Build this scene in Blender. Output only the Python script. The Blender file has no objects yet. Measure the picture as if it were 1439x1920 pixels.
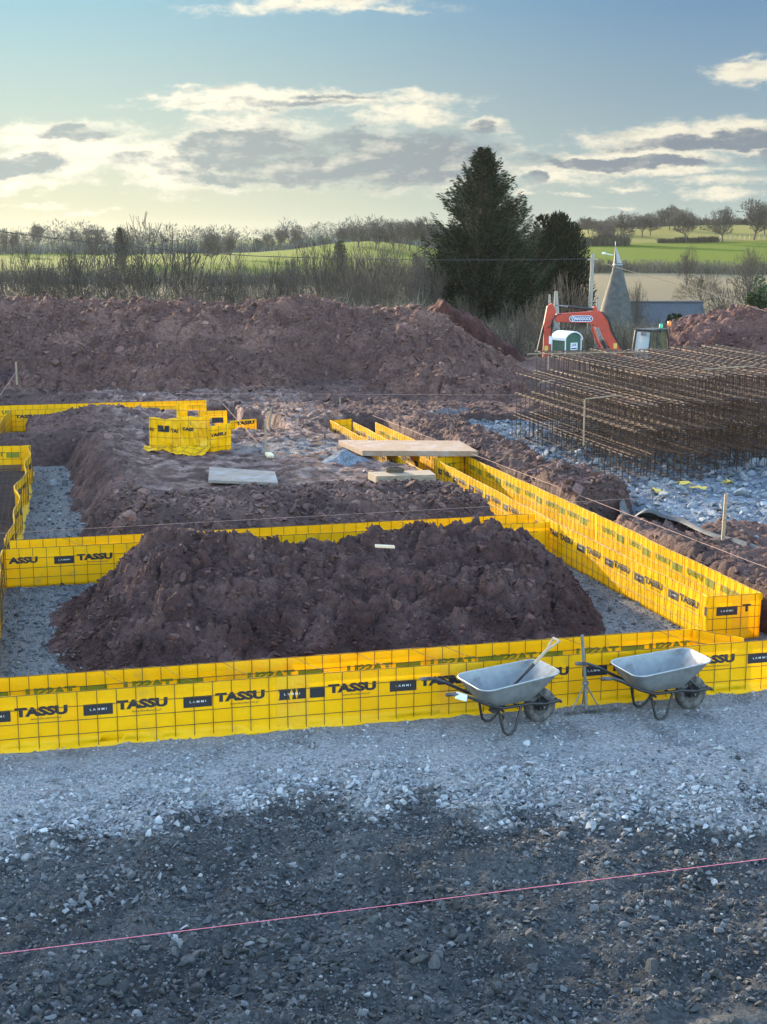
import bpy, math, random
import numpy as np
from mathutils import Vector, Matrix, Euler
R = math.radians
PI = math.pi
scene = bpy.context.scene
# ------------------------------------------------------------------ camera, sky, sun, exposure
CAM_H = 5.2
PITCH = R(10.957)
FPX = 2660.0
cam_d = bpy.data.cameras.new('camera')
cam_d.sensor_fit = 'VERTICAL'
cam_d.sensor_height = 24.0
cam_d.lens = FPX / 1920.0 * 24.0
cam_d.clip_start = 0.1
cam_d.clip_end = 6000
cam = bpy.data.objects.new('camera', cam_d)
scene.collection.objects.link(cam)
cam.location = (0, 0, CAM_H)
cam.rotation_euler = (PI / 2 - PITCH, 0, 0)
scene.camera = cam

SUN_EL = R(11.0)
SUN_AZ = R(-30.0)          # measured from +Y towards +X
SKY_STRENGTH = 0.15
world = bpy.data.worlds.new('World')
scene.world = world
world.use_nodes = True
sun_d = bpy.data.lights.new('sun', 'SUN')
sun_d.energy = 2.0
sun_d.angle = R(0.53)
sun_d.color = (1.0, 0.80, 0.55)
sun = bpy.data.objects.new('sun', sun_d)
scene.collection.objects.link(sun)
sdir = Vector((math.sin(SUN_AZ) * math.cos(SUN_EL), math.cos(SUN_AZ) * math.cos(SUN_EL), math.sin(SUN_EL)))
sun.rotation_euler = sdir.to_track_quat('Z', 'Y').to_euler()
scene.view_settings.view_transform = 'Standard'
scene.view_settings.look = 'None'
scene.view_settings.exposure = 2.82
scene.view_settings.gamma = 1.0
scene.view_settings.use_curve_mapping = False


def ray(px, py):
    u = (px - 719.5) / FPX
    v = (py - 960) / FPX
    c, s = math.cos(PITCH), math.sin(PITCH)
    return (u, c - v * s, -(s + v * c))


def at(px, py, D):
    """point of the place seen at photo pixel (px, py), D metres ahead"""
    d = ray(px, py)
    k = D / d[1]
    return Vector((d[0] * k, D, CAM_H + d[2] * k))


# the sky: Nishita air with procedural clouds laid out by direction
def build_world():
    nt = world.node_tree
    N, L = nt.nodes, nt.links
    N.clear()

    def nd(t, **k):
        n = N.new(t)
        for a, b in k.items():
            setattr(n, a, b)
        return n

    def mth(op, a, b=None, clamp=False):
        n = nd('ShaderNodeMath', operation=op, use_clamp=clamp)
        for i, x in enumerate((a, b)):
            if x is None:
                continue
            if isinstance(x, (int, float)):
                n.inputs[i].default_value = x
            else:
                L.new(x, n.inputs[i])
        return n.outputs[0]

    def ramp(x, lo, hi):
        n = nd('ShaderNodeMapRange', interpolation_type='SMOOTHSTEP')
        n.inputs['From Min'].default_value = lo
        n.inputs['From Max'].default_value = hi
        L.new(x, n.inputs['Value'])
        return n.outputs['Result']

    def mix(f, a, b):
        n = nd('ShaderNodeMix', data_type='RGBA')
        if isinstance(f, (int, float)):
            n.inputs[0].default_value = f
        else:
            L.new(f, n.inputs[0])
        for i, x in ((6, a), (7, b)):
            if isinstance(x, tuple):
                n.inputs[i].default_value = (*x, 1)
            else:
                L.new(x, n.inputs[i])
        return n.outputs[2]
    sky = nd('ShaderNodeTexSky', sky_type='NISHITA')
    sky.sun_disc = False
    sky.sun_elevation = SUN_EL
    sky.sun_rotation = SUN_AZ
    sky.air_density = 1.0
    sky.dust_density = 1.6
    sky.ozone_density = 1.2
    tc = nd('ShaderNodeTexCoord')
    sep = nd('ShaderNodeSeparateXYZ')
    L.new(tc.outputs['Generated'], sep.inputs[0])
    front = ramp(sep.outputs[1], 0.1, 0.3)
    yy = mth('MAXIMUM', sep.outputs[1], 0.05)
    u = mth('DIVIDE', sep.outputs[0], yy)
    v = mth('DIVIDE', sep.outputs[2], yy)
    comb = nd('ShaderNodeCombineXYZ')
    L.new(u, comb.inputs[0]); L.new(v, comb.inputs[1])

    def noise(sx, sy, detail, rough, off=0.0):
        m = nd('ShaderNodeMapping')
        m.inputs['Scale'].default_value = (sx, sy, 1)
        m.inputs['Location'].default_value = (off, off * .7, off)
        L.new(comb.outputs[0], m.inputs[0])
        n = nd('ShaderNodeTexNoise')
        n.inputs['Scale'].default_value = 1
        n.inputs['Detail'].default_value = detail
        n.inputs['Roughness'].default_value = rough
        L.new(m.outputs[0], n.inputs['Vector'])
        return n
    n1 = noise(12, 30, 9, .66)
    n2 = noise(46, 95, 9, .68, 4.3)
    warp = nd('ShaderNodeVectorMath', operation='SUBTRACT')
    L.new(n1.outputs['Color'], warp.inputs[0]); warp.inputs[1].default_value = (.5, .5, .5)
    warp2 = nd('ShaderNodeVectorMath', operation='MULTIPLY')
    L.new(warp.outputs[0], warp2.inputs[0]); warp2.inputs[1].default_value = (.085, .034, 0)
    pos = nd('ShaderNodeVectorMath', operation='ADD')
    L.new(comb.outputs[0], pos.inputs[0]); L.new(warp2.outputs[0], pos.inputs[1])

    def field(ells):
        out = None
        for (px, py, rx, ry, w) in ells:
            d = ray(px, py)
            u0, v0 = d[0] / d[1], d[2] / d[1]
            a = nd('ShaderNodeVectorMath', operation='SUBTRACT')
            L.new(pos.outputs[0], a.inputs[0]); a.inputs[1].default_value = (u0, v0, 0)
            b = nd('ShaderNodeVectorMath', operation='MULTIPLY')
            L.new(a.outputs[0], b.inputs[0]); b.inputs[1].default_value = (FPX / rx, FPX / ry, 0)
            ln = nd('ShaderNodeVectorMath', operation='LENGTH')
            L.new(b.outputs[0], ln.inputs[0])
            e = mth('MULTIPLY', mth('SUBTRACT', 1.0, ln.outputs['Value']), w)
            out = e if out is None else mth('MAXIMUM', out, e)
        return out
    cl = field([(560, 8, 230, 20, .7), (700, 22, 90, 10, .5), (560, 180, 330, 26, .9), (420, 190, 160, 18, .8), (770, 212, 110, 28, .75),
                (760, 300, 260, 66, 1), (460, 262, 190, 50, 1), (560, 320, 330, 40, 1), (330, 300, 130, 60, .7),
                (110, 250, 190, 32, .9), (60, 312, 170, 36, .9), (200, 282, 160, 30, .6), (60, 345, 130, 14, .6),
                (1330, 262, 250, 36, 1), (1150, 302, 300, 24, .95), (1010, 330, 130, 24, .7), (1300, 318, 200, 14, .6), (1405, 128, 120, 24, .85),
                (1390, 98, 60, 8, .3), (270, 175, 60, 6, .4), (1180, 352, 60, 7, .5), (1350, 342, 150, 10, .5), (1370, 364, 90, 9, .5), (1060, 366, 80, 4, .4), (150, 390, 80, 5, .4), (60, 375, 60, 5, .4), (1150, 391, 50, 5, .35), (360, 152, 30, 4, .3), (900, 235, 60, 20, .8)])
    dk = field([(640, 305, 350, 56, 1.15), (690, 305, 270, 60, 1.1), (560, 325, 240, 32, 1), (450, 268, 140, 40, 1), (830, 275, 130, 50, 1), (900, 240, 40, 16, .8), (150, 243, 85, 18, .85), (40, 310, 110, 20, .9),
                (1340, 268, 200, 17, .8), (1160, 306, 220, 13, .9), (985, 341, 38, 15, 1.2), (980, 300, 90, 18, .8), (640, 175, 100, 9, .35), (560, 190, 170, 9, .3), (1420, 300, 90, 14, .6), (760, 350, 90, 14, .6)])
    f1 = mth('SUBTRACT', n1.outputs['Fac'], .5)
    f2 = mth('SUBTRACT', n2.outputs['Fac'], .5)
    det = mth('ADD', mth('MULTIPLY', f1, 1.5), mth('MULTIPLY', f2, 1.5))
    cmask = ramp(mth('ADD', cl, det), -.12, .52)
    dmask = ramp(mth('ADD', dk, mth('MULTIPLY', det, .48)), -.08, .34)
    # clouds are brighter towards the sun
    dot = nd('ShaderNodeVectorMath', operation='DOT_PRODUCT')
    L.new(tc.outputs['Generated'], dot.inputs[0]); dot.inputs[1].default_value = tuple(sdir)
    near = ramp(dot.outputs['Value'], .72, .97)
    hor = ramp(u, -.30, .25)
    low = nd('ShaderNodeMapRange'); low.inputs['From Min'].default_value = .165; low.inputs['From Max'].default_value = .0
    L.new(v, low.inputs['Value'])
    bright = mix(hor, (1.15, 1.08, .86), (.90, .85, .68))
    dark = mix(hor, (.46, .52, .50), (.25, .29, .335))
    # relief: the cloud noise against itself shifted towards the sun
    n3 = noise(26, 60, 7, .6, 2.1); n4 = noise(26, 60, 7, .6, 2.1)
    mp4 = n4.inputs['Vector'].links[0].from_node
    mp4.inputs['Location'].default_value = (2.1 + .16, 2.1 * .7 - .22, 2.1)
    rel = mth('MULTIPLY', mth('SUBTRACT', n3.outputs['Fac'], n4.outputs['Fac']), 2.6)
    dm2 = mth('SUBTRACT', dmask, rel, True)
    ccol = mix(dm2, bright, dark)
    top = mix(hor, (.36, .62, .72), (.165, .305, .48))
    bot = mix(hor, (.88, .84, .56), (.45, .53, .48))
    air = mix(low.outputs['Result'], top, bot)
    # gradient painted over the sky ahead, dimmer than the clear model, blending into it around
    win = mth('MULTIPLY', mth('MULTIPLY', front, ramp(mth('ABSOLUTE', u), 1.0, .42)), ramp(v, .9, .28))
    fin = mix(win, sky.outputs[0], mix(mth('MULTIPLY', cmask, .95), air, ccol))
    bg = nd('ShaderNodeBackground')
    bg.inputs['Strength'].default_value = SKY_STRENGTH
    L.new(fin, bg.inputs['Color'])
    out = nd('ShaderNodeOutputWorld')
    L.new(bg.outputs[0], out.inputs[0])


build_world()

# ------------------------------------------------------------------ site frame: s along the front formwork, t away from the viewer
SA = R(14.0)
CA, NA = math.cos(SA), math.sin(SA)


def sw(s, t, z=0.0):
    return Vector((s * CA - t * NA, s * NA + t * CA, z))


def spx(px, py, z=0.0):
    d = ray(px, py)
    k = (z - CAM_H) / d[2]
    x, y = d[0] * k, d[1] * k
    return (x * CA + y * NA, -x * NA + y * CA)


# ------------------------------------------------------------------ numpy noise
def _h(ix, iy, seed):
    ix = ix.astype(np.int64); iy = iy.astype(np.int64)
    h = (ix * 374761393 + iy * 668265263 + seed * 1442695041) & 0xffffffff
    h = ((h ^ (h >> 13)) * 1274126177) & 0xffffffff
    h = h ^ (h >> 16)
    return (h & 0xffffff) / float(0x1000000)


def perlin(x, y, seed=0):
    x = np.asarray(x, float); y = np.asarray(y, float)
    x0 = np.floor(x); y0 = np.floor(y)
    fx = x - x0; fy = y - y0
    u = fx * fx * fx * (fx * (fx * 6 - 15) + 10); v = fy * fy * fy * (fy * (fy * 6 - 15) + 10)

    def g(ox, oy):
        a = _h(x0 + ox, y0 + oy, seed) * 2 * PI
        return np.cos(a) * (fx - ox) + np.sin(a) * (fy - oy)
    a = g(0, 0) * (1 - u) + g(1, 0) * u
    b = g(0, 1) * (1 - u) + g(1, 1) * u
    return (a * (1 - v) + b * v) * 1.5


def fbm(x, y, oct=4, seed=0, gain=.5):
    s = 0; a = 1.0; f = 1.0
    for i in range(oct):
        s = s + a * perlin(x * f + 17.3 * i, y * f - 9.1 * i, seed + i)
        a *= gain; f *= 2.03
    return s


def cells(x, y, seed=0):
    """faceted rubble: each cell is a tilted plate of its own height"""
    x0 = np.floor(x); y0 = np.floor(y)
    best = np.full(np.shape(x), 9.0); second = best.copy(); val = np.zeros(np.shape(x))
    for i in (-1, 0, 1):
        for j in (-1, 0, 1):
            cx, cy = x0 + i, y0 + j
            px = cx + _h(cx, cy, seed); py = cy + _h(cx, cy, seed + 7)
            d = (x - px) ** 2 + (y - py) ** 2
            hh = _h(cx, cy, seed + 13) + (x - px) * (_h(cx, cy, seed + 3) - .5) * 1.3 + (y - py) * (_h(cx, cy, seed + 5) - .5) * 1.3
            c = d < best
            second = np.where(c, best, np.minimum(second, d))
            best = np.where(c, d, best)
            val = np.where(c, hh, val)
    edge = np.sqrt(second) - np.sqrt(best)
    return val, edge


def rubble(x, y, size, amp, seed=0):
    v, e = cells(x / size, y / size, seed)
    return amp * (v * np.clip(e * 4, 0, 1))


def sst(x, a, b):
    t = np.clip((x - a) / (b - a), 0, 1)
    return t * t * (3 - 2 * t)


# ------------------------------------------------------------------ objects
def tag(o, label=None, cat=None, group=None, kind=None):
    if label: o['label'] = label
    if cat: o['category'] = cat
    if group: o['group'] = group
    if kind: o['kind'] = kind
    return o


def empty(name, label, cat, loc=(0, 0, 0), rotz=0.0, group=None):
    o = bpy.data.objects.new(name, None)
    scene.collection.objects.link(o)
    o.location = loc
    o.rotation_euler = (0, 0, rotz)
    o.empty_display_size = .2
    return tag(o, label, cat, group)


def copy_tree(o, parent=None):
    c = o.copy()
    scene.collection.objects.link(c)
    c.parent = parent
    for ch in list(o.children):
        copy_tree(ch, c)
    return c


def np_mesh(name, V, F, mats, mi=None, col=None, smooth=False):
    """V (n,3); F (m,k) array or list of such arrays; col (n,3) per vertex colour"""
    me = bpy.data.meshes.new(name)
    Fs = F if isinstance(F, list) else [F]
    Fs = [np.asarray(f, np.int32) for f in Fs if len(f)]
    nl = sum(f.size for f in Fs); nf = sum(len(f) for f in Fs)
    me.vertices.add(len(V)); me.loops.add(nl); me.polygons.add(nf)
    me.vertices.foreach_set('co', np.asarray(V, np.float32).ravel())
    me.loops.foreach_set('vertex_index', np.concatenate([f.ravel() for f in Fs]))
    tot = np.concatenate([np.full(len(f), f.shape[1], np.int32) for f in Fs])
    st = np.concatenate([[0], np.cumsum(tot)[:-1]]).astype(np.int32)
    me.polygons.foreach_set('loop_start', st)
    if mi is not None:
        me.polygons.foreach_set('material_index', np.asarray(mi, np.int32))
    me.polygons.foreach_set('use_smooth', np.full(nf, smooth))
    me.update(calc_edges=True)
    if col is not None:
        a = me.color_attributes.new('col', 'FLOAT_COLOR', 'POINT')
        c4 = np.ones((len(V), 4), np.float32); c4[:, :3] = col
        a.data.foreach_set('color', c4.ravel())
    for m in (mats if isinstance(mats, (list, tuple)) else [mats]):
        me.materials.append(m)
    return me


def link(name, me, parent=None, loc=(0, 0, 0), rot=(0, 0, 0)):
    o = bpy.data.objects.new(name, me)
    scene.collection.objects.link(o)
    o.location = loc; o.rotation_euler = rot
    o.parent = parent
    return o


class MB:
    def __init__(s):
        s.v = []; s.f = []; s.m = []; s.cur = 0; s.sm = []

    def add(s, V, F, smooth=False):
        b = len(s.v)
        s.v += [tuple(p) for p in V]
        for f in F:
            s.f.append([i + b for i in f]); s.m.append(s.cur); s.sm.append(smooth)
        return s

    def box(s, c, d, rot=None, bev=0.0):
        x, y, z = d[0] / 2, d[1] / 2, d[2] / 2
        V = [Vector((sx * x, sy * y, sz * z)) for sx in (-1, 1) for sy in (-1, 1) for sz in (-1, 1)]
        if rot is not None:
            m = Euler(rot).to_matrix()
            V = [m @ p for p in V]
        c = Vector(c)
        return s.add([p + c for p in V], [(0, 1, 3, 2), (4, 6, 7, 5), (0, 4, 5, 1), (2, 3, 7, 6), (0, 2, 6, 4), (1, 5, 7, 3)])

    def tube(s, pts, r, n=8, caps=True, smooth=True):
        pts = [Vector(p) for p in pts]
        rr = r if isinstance(r, (list, tuple)) else [r] * len(pts)
        V = []; F = []
        up = None
        for i, p in enumerate(pts):
            a = pts[max(i - 1, 0)]; b = pts[min(i + 1, len(pts) - 1)]
            d = (b - a).normalized()
            if up is None:
                up = Vector((0, 0, 1)) if abs(d.z) < .9 else Vector((1, 0, 0))
            x = d.cross(up)
            if x.length < 1e-4:
                up = Vector((0, 1, 0)); x = d.cross(up)
            x.normalize(); y = x.cross(d).normalized(); up = y
            for k in range(n):
                q = 2 * PI * k / n
                V.append(p + (x * math.cos(q) + y * math.sin(q)) * rr[i])
        for i in range(len(pts) - 1):
            for k in range(n):
                k2 = (k + 1) % n
                F.append((i * n + k, i * n + k2, (i + 1) * n + k2, (i + 1) * n + k))
        s.add(V, F, smooth)
        if caps:
            m = len(pts) - 1
            s.add(V[:n], [tuple(range(n))[::-1]]); s.add(V[m * n:], [tuple(range(n))])
        return s

    def prism(s, poly, y0, y1):
        """poly in x,z; thickness in y"""
        n = len(poly)
        V = [(p[0], y0, p[1]) for p in poly] + [(p[0], y1, p[1]) for p in poly]
        F = [tuple(range(n)), tuple(range(n, 2 * n))[::-1]] + [(i, i + n, (i + 1) % n + n, (i + 1) % n) for i in range(n)]
        return s.add(V, F)

    def lathe(s, prof, c=(0, 0, 0), axis='z', n=24, smooth=True, a0=0, a1=2 * PI):
        V = []; F = []
        full = abs(a1 - a0 - 2 * PI) < 1e-6
        m = n if full else n + 1
        for (r, h) in prof:
            for k in range(m):
                q = a0 + (a1 - a0) * k / n
                a, b = r * math.cos(q), r * math.sin(q)
                p = (a, b, h) if axis == 'z' else ((a, h, b) if axis == 'y' else (h, a, b))
                V.append((p[0] + c[0], p[1] + c[1], p[2] + c[2]))
        for i in range(len(prof) - 1):
            for k in range(n):
                k2 = (k + 1) % m
                F.append((i * m + k, i * m + k2, (i + 1) * m + k2, (i + 1) * m + k))
        return s.add(V, F, smooth)

    def build(s, name, mats, parent=None, loc=(0, 0, 0), rot=(0, 0, 0), bevel=0.0):
        me = bpy.data.meshes.new(name)
        me.from_pydata(s.v, [], s.f)
        for m in (mats if isinstance(mats, (list, tuple)) else [mats]):
            me.materials.append(m)
        me.polygons.foreach_set('material_index', s.m)
        me.polygons.foreach_set('use_smooth', s.sm)
        me.update()
        o = link(name, me, parent, loc, rot)
        if bevel:
            b = o.modifiers.new('bevel', 'BEVEL'); b.width = bevel; b.segments = 2; b.limit_method = 'ANGLE'
        return o


# ------------------------------------------------------------------ materials
def mat(name, c1, c2=None, scale=4.0, rough=.8, metal=0.0, bump=0.0, bscale=None, detail=6, attr=False, lo=.35, hi=.65, spec=.5,
        c3=None, s3=1.0, l3=.5, h3=.7, vec='Object', stretch=None, coat=0.0, tr=None, trf=.0, bdist=.02):
    m = bpy.data.materials.new(name)
    m.use_nodes = True
    nt = m.node_tree; N, L = nt.nodes, nt.links
    b = N['Principled BSDF']
    b.inputs['Roughness'].default_value = rough
    b.inputs['Metallic'].default_value = metal
    b.inputs['Specular IOR Level'].default_value = spec
    b.inputs['Coat Weight'].default_value = coat
    tc = N.new('ShaderNodeTexCoord')
    src = tc.outputs[vec]
    if stretch:
        mp = N.new('ShaderNodeMapping'); mp.inputs['Scale'].default_value = stretch
        L.new(src, mp.inputs[0]); src = mp.outputs[0]

    def nz(sc, det=detail):
        n = N.new('ShaderNodeTexNoise'); n.inputs['Scale'].default_value = sc; n.inputs['Detail'].default_value = det
        n.inputs['Roughness'].default_value = .6
        L.new(src, n.inputs['Vector'])
        return n.outputs['Fac']

    def rng(x, a, c):
        n = N.new('ShaderNodeMapRange'); n.inputs['From Min'].default_value = a; n.inputs['From Max'].default_value = c
        L.new(x, n.inputs['Value']); return n.outputs['Result']

    def mix(f, a, c, blend='MIX'):
        n = N.new('ShaderNodeMix'); n.data_type = 'RGBA'; n.blend_type = blend
        if isinstance(f, (int, float)): n.inputs[0].default_value = f
        else: L.new(f, n.inputs[0])
        for i, x in ((6, a), (7, c)):
            if isinstance(x, tuple): n.inputs[i].default_value = (*x[:3], 1)
            else: L.new(x, n.inputs[i])
        return n.outputs[2]
    if c2 is not None:
        col = mix(rng(nz(scale), lo, hi), c1, c2)
    else:
        col = mix(0.0, c1, c1)
    if c3 is not None:
        col = mix(rng(nz(s3, 4), l3, h3), col, c3)
    if attr:
        a = N.new('ShaderNodeVertexColor'); a.layer_name = 'col'
        col = mix(1.0, col, a.outputs['Color'], 'MULTIPLY')
    L.new(col, b.inputs['Base Color'])
    if bump:
        bp = N.new('ShaderNodeBump'); bp.inputs['Strength'].default_value = bump; bp.inputs['Distance'].default_value = bdist
        L.new(nz(bscale or scale * 3, 8), bp.inputs['Height'])
        L.new(bp.outputs[0], b.inputs['Normal'])
    if tr is not None:
        t = N.new('ShaderNodeBsdfTranslucent')
        t.inputs['Color'].default_value = (*tr, 1)
        ms = N.new('ShaderNodeMixShader'); ms.inputs[0].default_value = trf
        L.new(b.outputs[0], ms.inputs[1]); L.new(t.outputs[0], ms.inputs[2])
        L.new(ms.outputs[0], N['Material Output'].inputs['Surface'])
    return m


M = {}
M['ground'] = mat('ground_surface', (.55, .55, .55), (1.5, 1.5, 1.5), scale=26, rough=.95, bump=.9, bscale=38, attr=True, lo=.3, hi=.7, bdist=.03, spec=.04)
M['soil'] = mat('red_soil', (.62, .60, .60), (1.5, 1.46, 1.44), scale=8, rough=.95, bump=1.0, bscale=16, attr=True, lo=.3, hi=.7, bdist=.08, spec=.2)
M['stone'] = mat('crushed_stone', (.8, .8, .8), (1.15, 1.15, 1.15), scale=30, rough=.9, bump=.3, bscale=60, attr=True, spec=.3)
M['clod'] = mat('soil_clod', (.8, .78, .78), (1.25, 1.25, 1.25), scale=18, rough=.95, bump=.6, bscale=40, attr=True, spec=.2)
M['film'] = mat('yellow_film', (.93, .555, .003), (.88, .47, .002), scale=1.7, rough=.42, c3=(.55, .36, .05), s3=3.2, l3=.60, h3=.78, bump=.8, bscale=8, tr=(.98, .68, .004), trf=.3, spec=.22, lo=.4, hi=.75, bdist=.02)
M['film_orange'] = mat('overlapped_orange_film', (.88, .42, .006), (.84, .50, .01), scale=3, rough=.35, bump=.6, bscale=9, tr=(.9, .4, .01), trf=.15)
M['print'] = mat('black_print', (.012, .013, .02), rough=.5)
M['print_back'] = mat('print_seen_through_film', (.17, .19, .006), rough=.45)
M['print_white'] = mat('white_print', (.6, .6, .6), rough=.5)
M['wire'] = mat('mesh_wire', (.07, .045, .012), (.11, .07, .02), scale=5, rough=.6)
M['rebar'] = mat('rusty_rebar', (.036, .019, .013), (.085, .043, .024), scale=3, rough=.45, spec=.5, c3=(.12, .055, .026), s3=.8)
M['wood'] = mat('timber', (.33, .25, .17), (.22, .16, .11), scale=3, rough=.8, stretch=(1, 9, 9), bump=.2)
M['osb'] = mat('chip_board', (.34, .225, .15), (.22, .14, .09), scale=30, rough=.85, bump=.3, c3=(.33, .27, .23), s3=3)
M['ply_grey'] = mat('dusty_ply', (.27, .235, .205), (.20, .165, .14), scale=6, rough=.8, c3=(.30, .30, .31), s3=2)
M['galv'] = mat('galvanised_steel', (.25, .27, .28), (.19, .205, .215), scale=7, rough=.5, metal=.45, c3=(.13, .13, .13), s3=6, l3=.50, h3=.72, bump=.12)
M['black_steel'] = mat('black_paint', (.010, .011, .013), (.03, .03, .034), scale=9, rough=.45)
M['rubber'] = mat('dusty_rubber', (.03, .03, .032), (.16, .155, .15), scale=12, rough=.85, lo=.4, hi=.7)
M['orange'] = mat('orange_paint', (.50, .042, .018), (.36, .034, .017), scale=3, rough=.38, coat=.2)
M['glass'] = mat('dark_glass', (.05, .06, .065), rough=.06, spec=1.0)
M['glass_pale'] = mat('painted_sky_glass', (.42, .52, .52), rough=.12, spec=1.0)  # sky reflection on the windscreen painted in as a pale base colour
M['white'] = mat('white_plastic', (.75, .77, .79), (.68, .70, .72), scale=3, rough=.45)
M['toilet_green'] = mat('green_plastic', (.012, .075, .055), (.016, .09, .065), scale=3, rough=.45)
M['blue'] = mat('blue_sticker', (.02, .04, .18), rough=.4)
M['pipe_white'] = mat('pale_pipe', (.6, .6, .58), rough=.5)
M['string'] = mat('pink_string', (.9, .22, .32), rough=.7)
M['string_dull'] = mat('dull_string', (.42, .26, .22), rough=.8)
M['membrane'] = mat('geotextile', (.045, .05, .055), (.09, .095, .10), scale=5, rough=.75, bump=.3)
M['bark'] = mat('bare_twigs', (.040, .033, .026), (.075, .062, .048), scale=2, rough=.9)
M['bark_far'] = mat('distant_twigs', (.065, .056, .050), (.10, .085, .072), scale=1, rough=.95)
M['scrub'] = mat('dry_scrub', (.9, .9, .9), (1.1, 1.1, 1.1), scale=1, rough=.95, attr=True, spec=.1)
M['needle'] = mat('evergreen_needles', (.8, .8, .8), (1.2, 1.2, 1.2), scale=1.5, rough=.85, attr=True, spec=.15)
M['trunk'] = mat('conifer_trunk', (.07, .05, .035), (.11, .08, .06), scale=3, rough=.9)
M['roof_tile'] = mat('mossy_tile_roof', (.06, .063, .066), (.10, .10, .09), scale=2.5, rough=.9, bump=.8, bscale=6, c3=(.05, .045, .04), s3=1.2)
M['slate'] = mat('slate_roof', (.045, .05, .06), (.065, .07, .08), scale=2, rough=.6, bump=.3, bscale=8)
M['brick'] = mat('old_brick', (.20, .10, .07), (.26, .15, .11), scale=4, rough=.9)
M['pole'] = mat('weathered_pole', (.26, .24, .21), (.34, .32, .28), scale=2, rough=.9, stretch=(6, 6, .6))
M['cable'] = mat('black_cable', (.03, .03, .03), rough=.7)
M['hay'] = mat('distant_wood', (.9, .9, .9), (1.1, 1.1, 1.1), scale=1, rough=1, attr=True, spec=0)
M['green_lens'] = mat('green_lens', (.02, .45, .25), rough=.2)
M['amber_lens'] = mat('amber_lens', (.85, .22, .02), rough=.2)
M['straw'] = mat('yellow_scrap', (.75, .5, .06), (.5, .38, .1), scale=9, rough=.5)

# ------------------------------------------------------------------ the land
def spaced(lo, hi, a, b, fine, grow=1.12, cap=60.0):
    """grid lines: fine between a and b, growing outside"""
    mid = list(np.arange(a, b + fine * .5, fine))
    up = []; p = mid[-1]; st = fine
    while p < hi:
        st = min(st * grow, cap); p += st; up.append(p)
    dn = []; p = mid[0]; st = fine
    while p > lo:
        st = min(st * grow, cap); p -= st; dn.append(p)
    return np.array(dn[::-1] + mid + up)


def pale_edge(s):
    """t of the front edge of the pale crushed stone"""
    return 11.9 - .10 * s + .55 * perlin(s * .5 + 3, s * 0 + .3, 5) + .45 * perlin(s * 1.5, s * 0 + 4.3, 8) + .75 * np.exp(-((s - 2.4) / .9) ** 2) - .55 * np.exp(-((s - 5.9) / .7) ** 2)


def palefac(s, t):
    n = .45 * fbm(s * 1.6, t * 1.6, 3, 31)
    return sst(t - pale_edge(s) + n + .25 * fbm(s * 6, t * 6, 2, 33), -.45, .5)


def far_z(x, y):
    xs = [0, 42, 60, 75, 100, 150, 200, 300, 420, 600, 900, 1500, 3000]
    left = [0, 0, -1.4, -2.5, -3.6, -5.0, -4.6, -1.0, .6, 2.2, 2.5, 3.0, 5.0]
    right = [0, 0, -1.4, -2.6, -3.6, -5.0, -1.8, 2.6, 7.6, 9.0, 8.0, 6.0, 5.0]
    zl = np.interp(y, xs, left); zr = np.interp(y, xs, right)
    w = sst(x / np.maximum(y, 1.0), .035, .15)
    z = zl * (1 - w) + zr * w
    wl = sst(-x / np.maximum(y, 1.0), .1, .3)
    z = z + wl * .4 * sst(y, 250, 500) + 4.2 * np.exp(-((x / np.maximum(y, 1) + .01) / .055) ** 2) * sst(y, 280, 400)
    f = sst(y, 70, 140)
    return z + f * (.5 * perlin(x * .018, y * .018, 3) + 1.3 * sst(y, 220, 320) * perlin(x * .013 + 2, y * .008, 13) + .12 * perlin(x * .09, y * .09, 4))


def ground_z(s, t):
    x, y = s * CA - t * NA, s * NA + t * CA
    z = far_z(x, y)
    near = 1 - sst(y, 40, 60)
    front = 1 - sst(t, 13.0, 14.1)
    z = z + near * .018 * fbm(s * 3, t * 3, 3, 11)
    z = z + front * (.05 * fbm(s * .8, t * .8, 3, 21) + .030 * fbm(s * 3.1, t * 3.1, 4, 22))
    dk = (1 - palefac(s, t)) * front
    z = z + dk * near * (rubble(s, t, .13, .020, 4) + rubble(s, t, .06, .020, 6) + .03 * fbm(s * 1.7, t * 1.7, 3, 55)) - .015 * dk
    return z


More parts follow.
